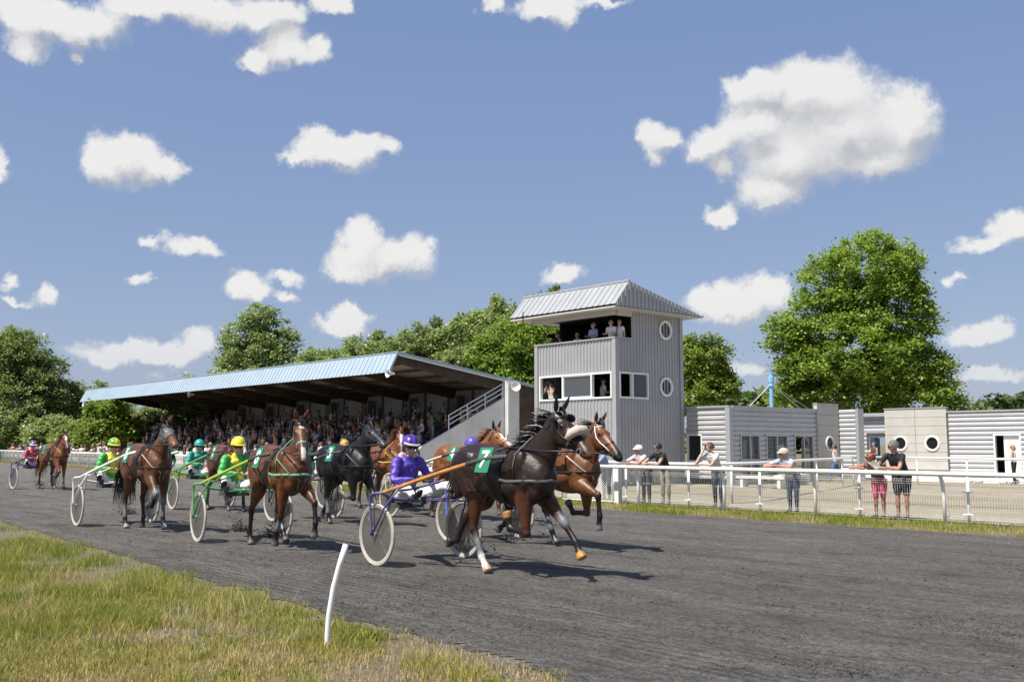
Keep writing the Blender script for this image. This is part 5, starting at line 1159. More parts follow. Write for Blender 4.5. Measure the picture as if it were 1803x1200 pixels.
    if P.get('fleece'):
        p_ = poll+hd*.38+hu*.03; mb_ = MB(); mb_.tube([p_+hl*.13-hu*.11, p_+hl*.115-hu*.03, p_+hl*.05+hu*.02, p_-hl*.05+hu*.02, p_-hl*.115-hu*.03, p_-hl*.13-hu*.11], [.03,.05,.056,.056,.05,.03], 12); mb_.build('sheepskin_noseband', FLEECE, root, True)
    if P.get('blinker'):
        mb_ = MB()
        for q in (1,-1): mb_ = MB(); b_ = poll+hd*.09-hu*.05+hl*(q*.115); mb_.ell(tuple(b_+hl*(q*.035)-hd*.03), (.060,.014,.055), 10, 8, M=Matrix((hd*.7+hl*.7*q, hl*.7-hd*.7*q, hu)).transposed()); mb_.build('blinker', BLACKL, root, True)
    # reins from bit to saddle terret to the driver's hands
    for q in (1,-1):
        a_ = snap(poll+hd*.56-hu*.11+hl*(q*.12), .012); t_ = snap((.19,.17*q,1.56), .03); hnd = Vector((-1.62,.09*q,1.075))-Vector((0,0,dz))
        mb_ = MB(); mb_.tube([a_, a_*.5+t_*.5+Vector((0,.03*q,-.02)), t_], .011, 6); mb_.tube([t_, t_*.5+hnd*.5+Vector((0,.0,.03)), hnd], .009, 6); mb_.build('rein', BLACKL, root, True)
    # number cloths
    if P.get('num'):
        for q in (-1,1):
            mb_ = MB(); nx, nz = 6, 7; W_, H_ = .235, .285; th_ = .010
            def cl_(u, v): return Vector((.10+(u-.5)*W_+.02*v, q*(.440-.085*v), 1.225+H_*v))
            for o_ in (0, th_):
                for i in range(nx+1):
                    for j in range(nz+1): mb_.V.append(tuple(cl_(i/nx, j/nz)+Vector((0,q*o_,0)))); mb_.C.append(None)
            m1 = (nx+1)*(nz+1)
            for i in range(nx):
                for j in range(nz): a = i*(nz+1)+j; mb_.F += [(a,a+1,a+nz+2,a+nz+1),(m1+a,m1+a+nz+1,m1+a+nz+2,m1+a+1)]
            ch_ = mb_.build('number_cloth', CLOTHG, root, True)
            if P['num'] == ' ': continue
            tm = text_mesh(P['num'], .27, .003, .006); tm.materials.append(NUMW)
            for v in tm.vertices:                            # wrap the digit onto the cloth
                u = .5+(v.co.x*(1 if q < 0 else -1))/W_*1.0; vv = .5+v.co.y/H_; p_ = cl_(u, vv)+Vector((0,q*(th_+.004+v.co.z),0)); v.co = p_
            obj('numeral', tm, ch_)
            mb_ = MB(); mb_.tube([cl_(.1,0), Vector((.12,q*.36,1.05)), Vector((.16,q*.30,.98))], .008, 5); mb_.tube([cl_(.9,0), Vector((.16,q*.30,.98)), Vector((.18,q*.20,.86))], .010, 5); mb_.build('cloth_cord', BLACKL, ch_)
    return root, dz
# ================================================================ sulkies
RIMG = mat('rim_grey', (.42,.40,.37), .5)
TS = 1.09
def wheel(parent, y, r=.39, tyre=RUB):
    w_ = obj('wheel', None, parent); 
    mb = MB(); n, m_ = 36, 8
    for i in range(n):
        a = 2*PI*i/n
        for j in range(m_): b_ = 2*PI*j/m_; rr = r-.017+.017*math.cos(b_); mb.V.append((rr*math.cos(a), .019*math.sin(b_), rr*math.sin(a))); mb.C.append(None)
    for i in range(n):
        for j in range(m_): mb.F.append((i*m_+j, ((i+1)%n)*m_+j, ((i+1)%n)*m_+(j+1)%m_, i*m_+(j+1)%m_))
    wm = mb.mesh('wheel', tyre, True); bpy.data.objects.remove(w_); w_ = obj('wheel', wm, parent); w_.location = (-1.64, y, r)
    mb = MB(); mb.lathe([(r-.032,-.012),(r-.060,-.014),(r-.060,.014),(r-.032,.012)], n=36, axis='Y'); mb.build('rim', RIMG, w_, True)
    mb = MB(); 
    for sg in (-1,1): mb.lathe([(.035,.030*sg),(r-.06,.008*sg)], n=36, axis='Y')
    mb.build('wheel_disc', DISC, w_, True)
    mb = MB(); mb.lathe([(0,-.06),(.028,-.06),(.034,-.03),(.034,.03),(.028,.06),(0,.06)], n=12, axis='Y')
    for i in range(14): a = 2*PI*i/14; mb.tube([(.03*math.cos(a),.01*(-1)**i,.03*math.sin(a)),((r-.055)*math.cos(a+.12),0,(r-.055)*math.sin(a+.12))], .0025, 3, cap=False)
    mb.build('hub', STEEL, w_, True); return w_
def sulky(P):
    sk = thing('sulky', P['slabel'], 'sulky', (P['loc'][0], P['loc'][1], 0), rad(P['rot'])); sk.scale = (TS,TS,TS); A_, B_ = P['frame'], P['shaft']; hw = .70
    for q in (-1,1): wheel(sk, hw*q)
    ax = -1.64
    for q in (-1,1):
        mb = MB(); y0, y1 = (hw+.075)*q, (hw-.085)*q
        mb.tube(cr([(ax,y0,.39),(ax-.03,y0,.62),(ax-.05,y0,.84),(ax+.02,y0,.905),(ax+.14,hw*q,.915)],3), .017, 8)               # outer stay over the wheel
        mb.tube(cr([(ax,y1,.39),(ax+.10,y1,.66),(ax+.22,y1,.92),(ax+.30,y1-.0,.97)],3), .016, 8)
        mb.tube([(ax,y0,.39),(ax+.22,(hw+.04)*q,.74),(ax+.42,(hw-.05)*q,1.0)], .013, 6); mb.tube([(ax,y0,.39),(ax,y1,.39)], .014, 6)
        mb.build('wheel_fork', A_, sk, True)
        sh = cr([(ax+.10,hw*q,.915),(ax+.42,(hw-.05)*q,1.0),(ax+.85,(hw-.16)*q,1.13),(ax+1.30,.45*q,1.25),(ax+1.75,.395*q,1.35),(ax+2.10,.375*q,1.385)],3)
        mb = MB(); mb.tube(sh, [(.026,.021)]*(len(sh)-5)+[(.023,.019)]*5, 8, lat=(0,0,1)); s_ = mb.build('shaft', B_, sk, True)
        mb = MB(); mb.tube(sh[-6:], [(.028,.024)]*6, 8, lat=(0,0,1)); mb.build('shaft_tip', P.get('tip', RUBD), s_, True)
        mb = MB(); lo = cr([(ax+.28,y1,.95),(ax+.60,(hw-.14)*q,.98),(ax+1.1,.47*q,1.10)],3); mb.tube(lo, .014, 6); mb.build('brace', A_, sk, True)
        mb = MB(); fx = ax+.62; mb.box((fx,.50*q,.80),(.17,.08,.02)); mb.box((fx+.09,.50*q,.84),(.015,.08,.09)); mb.tube([(fx,.50*q,.81),(fx,.60*q,1.02)], .010, 5); mb.build('foot_rest', RUBD, sk)
    mb = MB(); mb.tube(cr([(ax+.14,-hw,.90),(ax+.14,-.5,.83),(ax+.10,0,.80),(ax+.14,.5,.83),(ax+.14,hw,.90)],4), .020, 8); mb.tube([(ax+.62,-.52,.80),(ax+.40,-.2,.80),(ax+.2,0,.80),(ax+.40,.2,.80),(ax+.62,.52,.80)], .012, 6)
    mb.build('cross_bar', A_, sk, True)
    mb = MB(); mb.tube([(ax+.12,0,.80),(ax-.15,0,.74),(ax-.40,0,.69)], .022, 8)
    mb.build('seat_arm', A_, sk, True)
    mb = MB(); mb.box((ax-.40,0,.715),(.34,.40,.05)); mb.box((ax-.56,0,.78),(.05,.36,.10)); mb.build('seat', RUBD, sk)
    return sk
# ================================================================ drivers
def driver(P):
    D_ = P['drv']; s = 1.0; ax = -1.64; J = {}
    J['pelvis'] = vec(ax-.40,0,.835); J['chest'] = vec(ax-.43+D_.get('lean',.06),0,1.16); J['neck'] = vec(ax-.41+D_.get('lean',.06)*1.5,0,1.34); J['head'] = J['neck']+vec(.045,0,.155)
    for sd, q in (('L',1),('R',-1)):
        J['sh'+sd] = J['neck']+vec(0,.185*q,-.05); J['el'+sd] = vec(ax-.22,.30*q,1.05); J['ha'+sd] = vec(ax+.01,.10*q,1.07)
        J['hip'+sd] = J['pelvis']+vec(.02,.10*q,-.03); J['kn'+sd] = vec(ax+.08,.33*q,.97); J['an'+sd] = vec(ax+.54,.50*q,.875); J['toe'+sd] = J['an'+sd]+vec(.12,.02*q,.06)
    C = dict(shirt=D_['jacket'], sleeve=D_.get('sleeve', D_['jacket']), trousers=D_.get('breeches',(.74,.73,.72)), skin=SKIN, shoes=(.015,.015,.016), glove=D_.get('glove', SKIN))
    pat = D_.get('pattern'); face = vec(1, D_.get('look',-.25), -.05).normalized()
    pr, H = person(P['dlabel'], (P['loc'][0], P['loc'][1], 0), rad(P['rot']), J, C, s, 'person', mat_=SILK, voxel=.013, loose=1.12, sleeve=1.0, face=face, sung=True, pattern=pat, cat='driver'); pr.scale = (TS,TS,TS)
    hb, M_ = head_dome(H, s, 1.0, .55); h_ = hb.mesh('helmet', None, True); hm = [colmat(c_, .25) for c_ in D_['helmet']]
    for m_ in hm: h_.materials.append(m_)
    hd, fc, up, hl = H
    if len(hm) > 1:
        for p_ in h_.polygons:
            cc = Vector((0,0,0))
            for vi in p_.vertices: cc += h_.vertices[vi].co
            cc = cc/len(p_.vertices)-hd; b_ = cc.dot(hl); f_ = cc.dot(fc)
            p_.material_index = D_.get('hsplit', lambda f, l: 0)(f_, b_)
    ho = obj('helmet', h_, pr); brim(H, s, .066, .118, .150, .112).build('peak', colmat(D_.get('peak', D_['helmet'][-1]), .35), ho)
    mb = MB(); 
    for q in (1,-1): mb.tube([hd+hl*(q*.105)+up*.0, hd+hl*(q*.082)-up*.07+fc*.02, hd+fc*.05-up*.118], .007, 5)
    mb.build('chin_strap', BLACKL, ho)
    if D_.get('whip', True):
        b_ = J['haR']; mb = MB(); mb.tube([b_+vec(-.05,0,.0), b_+vec(.25,-.16,.12), b_+vec(.55,-.34,.20)], [.009,.007,.004], 6); mb.build('whip', BLACKL, pr)
    return pr
BAY, BAYD = (.105,.034,.011), (.011,.008,.007); DKB = (.021,.0105,.007); BLK = (.008,.0075,.008); CHS = (.16,.052,.016)
GRY = (.15,.155,.165)
def fmat(n, c, r=.35): return mat(n, c, r, var=.06, dirt=((.20,.19,.18), 8, .3))
F_PUR, F_WOOD = fmat('violet_tube',(.10,.09,.22)), mat('varnished_shaft',(.50,.22,.055),.35,var=.2,scale=9)
F_WHT, F_GRN, F_YEL = fmat('white_tube',(.74,.72,.70)), fmat('green_tube',(.10,.36,.11)), fmat('lime_shaft',(.36,.44,.06))
F_BLU, F_CRM, F_DRK, F_DBL = fmat('blue_tube',(.10,.20,.62)), fmat('cream_tube',(.62,.56,.40)), fmat('dark_tube',(.05,.05,.06)), fmat('navy_tube',(.06,.08,.30))
GRNC, YELC = (.045,.36,.06), (.66,.60,.03)
def pat5(p): 
    return None
TEAMS = [
 dict(label='near black horse leading the race with green number 7 cloth and sheepskin noseband', slabel='violet sulky with varnished wooden shafts behind number 7', dlabel='driver in purple silks and purple helmet behind number 7',
  loc=(-9.76,8.50), rot=0, coat=DKB, dark=(.016,.009,.007), face=(.022,.011,.008), legc=(.075,.024,.010), muzzle=(.075,.030,.018), num='7', fleece=True, blinker=True, ear=True, neck=46, head=42, nl=.74, air=.03, mane=1.0,
  pose=dict(RF=(8,-98,-165),LF=(48,42,30),RH=(40,-4,24,35),LH=(6,-52,-34,-75)), sock=dict(RH=(.70,.66,.60)), hoof=dict(RF=(.42,.20,.05),LF=(.50,.24,.06),RH=(.42,.30,.20)), knee=dict(LF=GRY), boot=dict(RH=GRY), yoke=None, strap=mat('grey_strap',(.10,.10,.105),.5),
  frame=F_PUR, shaft=F_WOOD, drv=dict(jacket=(.085,.045,.36), helmet=[(.085,.045,.36),(.025,.015,.09)], hsplit=lambda f,l: 1 if (abs(abs(l)-.045) < .016) else 0, glove=(.02,.02,.02), peak=(.5,.45,.38))),
 dict(label='bay horse galloping beside number 7 with white browband and raised foreleg', slabel='blue sulky partly hidden behind the leading sulky', dlabel='driver with violet cap hidden behind the rump of number 7',
  loc=(-11.62,11.25), rot=0, coat=(.135,.048,.016), dark=BAYD, neck=46, head=46, nl=.66, yaw=-6, air=.05, pose=dict(RF=(70,6,-8),LF=(2,-88,-150),RH=(8,-50,-26,-60),LH=(42,-6,24,30)), boot=dict(LH=GRY), hoof=dict(RF=GRY), yoke=STRAPC, nose=BLACKL, bridle=WHITE,
  frame=F_BLU, shaft=F_BLU, drv=dict(jacket=(.085,.05,.34), helmet=[(.11,.08,.33)], lean=.0, peak=(.11,.08,.33))),
 dict(label='chestnut horse with dark ear caps and green number 4 cloth behind the leaders', slabel='cream sulky behind the purple driver', dlabel='driver in pale pink silks almost hidden behind the purple driver',
  loc=(-17.31,13.9), rot=0, coat=(.21,.075,.024), dark=(.05,.022,.012), num='4', ear=True, neck=40, head=34, nl=.72, redhair=True, blaze=.55, pose=dict(RF=(20,-60,-110),LF=(40,20,10),RH=(10,-45,-15,10),LH=(38,-10,20,25)), 
  frame=F_CRM, shaft=F_CRM, drv=dict(jacket=(.62,.40,.36), helmet=[(.60,.42,.36)])),
 dict(label='black horse with green number 3 cloth and grey chest straps', slabel='dark sulky behind the black number 3 horse', dlabel='driver of the black horse hidden behind number 8',
  loc=(-17.91,11.2), rot=-2, coat=BLK, dark=(.010,.010,.011), face=(.016,.016,.017), muzzle=(.04,.04,.042), num='3', neck=52, head=32, nl=.68, pose=dict(RF=(8,-95,-120),LF=(38,26,22),RH=(38,-14,14,20),LH=(4,-48,-26,-40)), sock=dict(RF=(.16,.14,.12)), boot=dict(LF=(.09,.09,.095),RH=GRY), yoke=mat('pewter_strap',(.22,.22,.22),.5), strap=BLACKL,
  frame=F_DRK, shaft=F_DRK, drv=dict(jacket=(.08,.12,.35), helmet=[(.10,.12,.35)])),
 dict(label='chestnut horse with white blaze and yellow breast strap behind the black horse', slabel='dark sulky hidden behind the chestnut with the white blaze', dlabel='driver behind the blazed chestnut, mostly hidden by other horses',
  loc=(-21.2,14.4), rot=-3, coat=CHS, dark=(.06,.022,.010), redhair=True, blaze=.46, neck=46, head=52, nl=.70, yaw=-26, pose=dict(RF=(66,-20,-60),LF=(2,0,20),RH=(10,-44,-14,10),LH=(36,-14,14,20)), sock=dict(RF=(.55,.50,.46)), strap=STRAPY, yoke=STRAPY,
  frame=F_DRK, shaft=F_DRK, drv=dict(jacket=(.55,.30,.05), helmet=[(.5,.3,.05)])),
 dict(label='bay horse with green number 8 cloth, white star and green chest straps', slabel='green and lime sulky of number 8 with cream tyres', dlabel='driver in green silks with yellow sash and bright yellow helmet',
  loc=(-14.50,7.86), rot=-7, coat=BAY, dark=BAYD, num='8', neck=50, head=50, nl=.70, yaw=-16, blaze=.16, snip=True, muzzle=(.09,.035,.018), pose=dict(RF=(-10,-34,-14),LF=(60,10,-12),RH=(6,-40,-10,22),LH=(44,-12,36,40)), boot=dict(RF=GRY,LH=GRY), yoke=STRAPG, strap=STRAPG, girth=STRAPY,
  frame=F_GRN, shaft=F_YEL, drv=dict(jacket=GRNC, helmet=[(.78,.68,.03)], peak=(.65,.56,.03), pattern=lambda p: YELC if (p[2] > .96 and p[0] > -2.02 and abs(p[1]-.0+(p[2]-1.18)*.45+.02) < .06 and abs(p[1]) < .19 and p[0] < -1.85) else None)),
 dict(label='bay horse with green number 1 cloth and white muzzle behind the yellow helmet', slabel='green and white sulky behind number 1', dlabel='driver in turquoise silks with orange cuffs and turquoise helmet',
  loc=(-23.26,11.15), rot=-4, coat=BAY, dark=BAYD, num='1', neck=42, head=48, nl=.68, yaw=-14, hood=(.06,.055,.055), blaze=.6, pose=dict(RF=(30,-50,-100),LF=(10,5,20),RH=(6,-42,-12,20),LH=(38,-12,20,25)), 
  frame=F_GRN, shaft=F_GRN, drv=dict(jacket=(.02,.28,.22), helmet=[(.04,.34,.28)], pattern=lambda p: (.70,.20,.03) if (p[0] > -1.80 and p[0] < -1.72 and 0.9 < p[2] < 1.2) else None)),
 dict(label='bay horse in a grey mesh hood with green number 5 cloth', slabel='white sulky of number 5 with red striped shafts', dlabel='driver in yellow and green silks with two tone helmet',
  loc=(-19.41,7.60), rot=-2, coat=(.10,.036,.013), dark=BAYD, num='5', neck=46, head=30, nl=.72, yaw=-4, hood=(.10,.095,.085), muzzle=(.14,.065,.035), tail=1.25, pose=dict(RF=(50,-42,-95),LF=(2,1,25),RH=(20,-30,4,28),LH=(34,-26,14,-20)), boot=dict(LF=GRY,RH=GRY), sock=dict(), knee=dict(RF=GRY,LF=GRY), hoof=dict(LF=(.28,.27,.26),RH=(.28,.27,.26)), yoke=STRAPC,
  frame=F_WHT, shaft=F_WHT, tip=F_WHT, drv=dict(jacket=YELC, sleeve=GRNC, helmet=[GRNC,YELC], hsplit=lambda f,l: 1 if f*l > 0 else 0, lean=.08, pattern=lambda p: GRNC if (p[2] < .98 and p[2] > .87 and p[0] < -1.85) else None)),
 dict(label='chestnut horse trailing the field at the far left', slabel='blue sulky trailing at the far left', dlabel='driver in red silks with red and blue helmet',
  loc=(-38.9,11.75), rot=5, coat=(.155,.055,.020), dark=(.07,.028,.014), num=' ', tail=.9, redhair=True, blaze=.3, neck=50, head=46, nl=.70, yaw=-8, mane=.4, pose=dict(RF=(38,-55,-110),LF=(2,0,22),RH=(10,-42,-12,10),LH=(34,-20,10,10)), boot=dict(LF=GRY), 
  frame=F_DBL, shaft=F_DRK, drv=dict(jacket=(.50,.02,.045), sleeve=(.36,.03,.10), helmet=[(.55,.03,.05),(.06,.16,.60)], hsplit=lambda f,l: 1 if l < 0 else 0, peak=(.8,.8,.8), lean=.08)),
]
for P in TEAMS:
    r_, dz = horse(P); sulky(P); driver(P)
# clods of cinder thrown up by the hooves
def spray(label, c, n, sp, up):
    mb = MB()
    for i in range(n):
        p = Vector((c[0]+random.gauss(0,sp), c[1]+random.gauss(0,sp*.55), abs(random.gauss(0,up))*max(0.1,random.random()))); r = random.choice((.004,.006,.008,.010,.014,.022))
        mb.add([p+Vector((random.uniform(-1,1),random.uniform(-1,1),random.uniform(-1,1)))*r*1.3 for _ in range(4)], [(0,1,2),(0,2,3),(0,3,1),(1,3,2)])
    ob = mb.build('cinder_spray', CLOD); tag(ob, label, None, kind='stuff')
CLOD = mat('dark_cinder', (.03,.03,.03), .95, var=.4, scale=20)
for (px, py, n, lab) in [(835,972,700,'dark cinder kicked up beside the wheel of number 7'),(905,950,260,'cinder flying under the leading horse'),(480,945,900,'dark cinder bursting around the forefoot of number 8'),(424,935,900,'dark cinder bursting around the hind foot of number 8'),(225,905,600,'cinder thrown behind number 5'),(70,855,520,'puff of cinder behind the trailing chestnut'),(590,905,260,'cinder kicked up by the black horse'),(400,895,240,'cinder kicked up behind number 1'),(960,925,240,'cinder kicked up by the bay beside number 7'),(735,900,200,'cinder thrown up behind the wheel of number 7')]:
    q = onz(px, py); spray(lab, q, n, .20*(1 if n < 400 else .8), .16)
# ================================================================ people at the rails, in the tower, on the tiers
def railJ(h=1.75, lean=.6, turn=0):
    J = stand_joints(h, lean, 'down'); 
    for sd, q in (('L',1),('R',-1)): J['el'+sd] = vec(.64,.27*q,1.15); J['ha'+sd] = vec(.74,.05*q,1.16)
    return J
def at_rail(px, dy=0): return (float(onY(px, 850, 21.05)[0]), 21.26+dy, 0)
LOOK = vec(.55,-.83,-.03)
R90 = -PI/2
DEN, DRK, KHA = (.045,.06,.10), (.018,.018,.020), (.33,.29,.22)
J = railJ(1.72,.58)
p_, H = person('man in pale pink shirt and white flat cap holding a race sheet', at_rail(1130), R90, J, dict(shirt=(.68,.58,.57), trousers=(.05,.05,.055), skin=(.50,.27,.19), shoes=(.02,.02,.02)), 1.0, cap=(.72,.69,.60), hair=(.45,.43,.40), face=LOOK, sleeve=.42, fat=1.05)
mb = MB(); mb.box((.80,-.16,1.20),(.004,.26,.17), M=Matrix.Rotation(.5,3,'Y')); mb.build('race_sheet', colmat((.45,.52,.62), .8), p_)
J = railJ(1.78,.56); p_, H = person('dark haired man in black polo shirt and sunglasses leaning on the rail', at_rail(1164), R90, J, dict(shirt=(.016,.016,.018), trousers=KHA, skin=SKIN, shoes=(.12,.12,.13)), 1.0, hair=(.02,.015,.012), face=LOOK, sung=True, sleeve=.40, fat=1.1)
J = railJ(1.78,.55); J['elR'] = vec(.60,-.24,1.17); J['haR'] = J['head']+vec(.05,-.14,-.03)
stripe = lambda p: None if p[2] < .98 or p[2] > 1.50 else ((.30,.40,.62) if (p[2]*13) % 1 < .22 else ((.66,.62,.22) if (p[2]*13) % 1 > .82 else None))
p_, H = person('man in striped polo shirt holding a phone to his ear at the rail', at_rail(1256), R90, J, dict(shirt=(.66,.64,.60), trousers=(.035,.045,.075), skin=SKIN, shoes=(.05,.05,.05)), 1.0, hair=(.10,.045,.02), face=vec(.8,-.6,0), sleeve=.40, pattern=lambda p: (stripe(p) if abs(p[1]) < .24 and p[0] < .55 else None))
mb = MB(); q = J['haR']; mb.box(tuple(q+vec(.02,.05,.03)),(.05,.015,.11)); mb.build('phone', BLACKL, p_)
J = railJ(1.68,.70); J['elL'] = vec(.66,.36,1.14); J['elR'] = vec(.66,-.36,1.14)
p_, H = person('man in pale blue shirt and beige flat cap with folded arms on the rail', at_rail(1388), R90, J, dict(shirt=(.50,.56,.66), trousers=(.06,.08,.13), skin=(.52,.26,.18), shoes=(.015,.015,.015)), 1.0, cap=(.50,.45,.37), hair=(.35,.33,.30), face=LOOK, sung=True, sleeve=.42, fat=1.08)
J = railJ(1.60,.72); J['elR'] = vec(.66,-.34,1.14); J['haL'] = J['head']+vec(.13,.05,-.13)
p_, H = person('red haired woman in pink shorts leaning on the rail', at_rail(1540), R90, J, dict(shirt=(.10,.07,.06), trousers=(.62,.07,.16), skin=(.42,.21,.13), shoes=(.08,.06,.05)), .93, hair=(.16,.05,.02), long=.7, face=vec(.6,-.8,.05), sung=True, sleeve=.15, legs=.52, female=True)
J = railJ(1.82,.55); p_, H = person('grey haired man in black piped polo and dark shorts holding a white paper', at_rail(1580), R90, J, dict(shirt=(.018,.019,.022), trousers=(.020,.022,.03), skin=(.46,.24,.16), shoes=(.10,.10,.10)), 1.04, hair=(.14,.13,.125), face=LOOK, sung=True, sleeve=.45, legs=.50, fat=1.15)
mb = MB(); mb.box((.78,-.20,1.22),(.006,.15,.20), M=Matrix.Rotation(.6,3,'Y')@Matrix.Rotation(.4,3,'X')); mb.build('paper', NUMW, p_)
J = railJ(1.74,.55); person('man in blue shirt half hidden behind the bay horse at the gate', (float(onY(1050,850,21.3)[0]), 21.75, 0), R90, J, dict(shirt=(.26,.34,.56), trousers=DEN, skin=SKIN, shoes=(.03,.03,.03)), 1.0, hair=(.08,.06,.04), face=LOOK, sleeve=.42)
q = onz(1472,848); J = stand_joints(1.66, .04, 'walk', .75)
person('woman in white tank top and blue jeans walking past the porthole screen', tuple(q), rad(-150), J, dict(shirt=(.76,.75,.73), trousers=(.10,.16,.30), skin=(.46,.25,.16), shoes=(.1,.1,.1)), .95, hair=(.03,.02,.015), long=.5, sung=True, sleeve=.0, female=True, voxel=.018)
q = onz(1787,853); J = stand_joints(1.66, .03, 'front')
person('long haired woman in white top and black trousers by the right doorway', tuple(q), rad(-165), J, dict(shirt=(.74,.73,.72), trousers=DRK, skin=(.50,.29,.20), shoes=(.03,.03,.03)), .95, hair=(.30,.20,.09), long=1.6, sleeve=.0, female=True, sung=True, voxel=.018)
J = stand_joints(1.66, .05, 'front'); person('woman in dark dress standing in the shaded doorway', (float(onY(1541,800,44.9)[0]), 44.85, .12), rad(-110), J, dict(shirt=(.10,.06,.06), trousers=(.05,.05,.06), skin=(.44,.24,.16), shoes=(.03,.03,.03)), .95, hair=(.06,.04,.03), long=.8, sleeve=.1, female=True, voxel=.02)
# tower: deck and window people
def tower_man(label, px, Y_, z, arms, C, rz=R90, hair=(.3,.28,.26), face=vec(1,-.3,-.1), sung=False, lean=.06, sleeve=.4, sx=None):
    J = stand_joints(1.76, lean, arms); x = sx if sx is not None else float(onY(px, 600, Y_)[0])
    return person(label, (x, Y_, z), rz, J, C, 1.0, hair=hair, face=face, sung=sung, sleeve=sleeve, voxel=.018)
DK = 5.02; cfg = lambda s_: dict(shirt=s_, trousers=(.05,.05,.07), skin=SKIN, shoes=(.02,.02,.02))
p_, _ = tower_man('balding man in white shirt and sunglasses reading notes on the tower deck', 1077, 30.02, DK, 'front', cfg((.72,.74,.78)), hair=None, sung=True, sleeve=.42)
mb = MB(); mb.box((.30,0,1.20),(.10,.16,.006)); mb.build('note_pad', NUMW, p_)
tower_man('grey haired man in light blue shirt on the tower deck', 1046, 30.15, DK, 'front', cfg((.30,.40,.62)), face=vec(.6,-.8,0), sleeve=.42)
tower_man('man in white shirt standing at the right end of the tower deck', 1102, 30.25, DK, 'down', cfg((.74,.74,.74)), sx=-27.45, face=vec(1,.4,0))
J = stand_joints(1.7, .1, 'lap', sit=True); person('seated man in cream shirt at the back of the tower deck', (float(onY(1018,600,30.5)[0]), 30.5, DK+.18), R90, J, cfg((.60,.55,.45)), .98, hair=(.5,.48,.45), voxel=.02)
tower_man('camera operator in dark clothes at the left of the tower deck', 984, 30.35, DK-.15, 'up', cfg((.03,.03,.035)), hair=(.05,.04,.03), face=vec(.7,-.7,0))
p_, _ = tower_man('photographer in cream shirt leaning out of the left tower window', 971, 30.0, 2.66, 'up', cfg((.66,.60,.50)), hair=(.10,.06,.04), face=vec(.9,-.4,-.1), sleeve=.35, lean=.12)
mb = MB(); mb.box((.24,0,1.62),(.10,.13,.09)); mb.lathe([(.035,.29),(.042,.40),(0,.40)], (0,0,1.62), 10, 'X'); mb.build('camera', BLACKL, p_)
tower_man('man in grey shirt seen from behind in the tower window', 1060, 30.25, 2.66, 'front', cfg((.50,.50,.53)), rz=rad(60), hair=(.05,.04,.03), face=vec(1,0,-.2), sleeve=.42)
vc = thing('video_camera', 'black video camera on a tripod at the left end of the tower deck', 'camera', (float(onY(972,600,30.0)[0]), 30.0, DK))
mb = MB(); mb.box((0,-.02,1.38),(.14,.36,.17)); mb.lathe([(.06,-.20),(.07,-.36),(0,-.36)], (0,0,1.38), 10, 'Y'); mb.build('camera_body', BLACKL, vc)
for a in (0,2.1,4.2): mb = MB(); mb.tube([(0,0,1.28),(.4*math.cos(a),.4*math.sin(a),.0)], .018, 6); mb.build('leg', BLACKL, vc)
# ---------------------------------------------------------------- spectators
m, t, b, o = newmat('spectator'); a = nd('ShaderNodeAttribute', t, attribute_name='Col'); sp = nd('ShaderNodeSeparateColor', t); t.links.new(a.outputs[0], sp.inputs[0]); oi = nd('ShaderNodeObjectInfo', t)
rp = nd('ShaderNodeValToRGB', t); t.links.new(oi.outputs['Random'], rp.inputs[0]); rp.color_ramp.interpolation = 'CONSTANT'
for i, (ps, c) in enumerate([(0,(.02,.022,.03)),(.3,(.05,.07,.12)),(.55,(.16,.14,.11)),(.72,(.30,.27,.22)),(.86,(.05,.04,.04))]):
    e = rp.color_ramp.elements[i] if i < 2 else rp.color_ramp.elements.new(ps); e.position = ps; e.color = (*c,1)
rh = nd('ShaderNodeValToRGB', t); t.links.new(mth('FRACT', mth('MULTIPLY', oi.outputs['Random'], 7.31, tree=t), tree=t), rh.inputs[0]); rh.color_ramp.interpolation = 'CONSTANT'
for i, (ps, c) in enumerate([(0,(.02,.015,.012)),(.4,(.06,.035,.02)),(.65,(.30,.29,.27)),(.85,(.20,.12,.05))]):
    e = rh.color_ramp.elements[i] if i < 2 else rh.color_ramp.elements.new(ps); e.position = ps; e.color = (*c,1)
c = mixc(sp.outputs[0], (.02,.02,.02,1), oi.outputs['Color'], t); c = mixc(sp.outputs[1], c, rp.outputs[0], t); c = mixc(sp.outputs[2], c, (.29,.185,.135,1), t)
c = mixc(mth('MULTIPLY', sp.outputs[0], sp.outputs[1], tree=t), c, rh.outputs[0], t); t.links.new(c, b.inputs['Base Color']); b.inputs['Roughness'].default_value = .8; SPECT = m
def crowd_mesh(J, sleeve=.4, face=vec(1,0,0), legs=1.0, hat=False):
    mb, H = body_lofts(J, 1.0, dict(shirt=(1,0,0), trousers=(0,1,0), skin=(0,0,1), shoes=(0,0,0)), 1.0, 1.08, sleeve, legs, face)
    hd, fc, up, hl = H; mb.ell(tuple(hd+up*.05-fc*.035), (.118,.108,.112), 10, 7, (1,1,0))
    me = remesh(mb, .034, 2); paint(me, mb); me.materials.append(SPECT); return me
VARS = [('standing', crowd_mesh(stand_joints(1.74,.03,'down'))), ('standing', crowd_mesh(stand_joints(1.74,.05,'up'), face=vec(.9,-.4,0))), ('standing', crowd_mesh(stand_joints(1.70,.06,'front'), face=vec(.6,-.8,0))),
        ('seated', crowd_mesh(stand_joints(1.72,.10,'lap',sit=True), face=vec(.8,-.6,0))), ('seated', crowd_mesh(stand_joints(1.70,.25,'front',sit=True), face=vec(.7,-.7,0)))]
RAILM = crowd_mesh(railJ(1.70,.5), face=vec(.7,-.7,0))
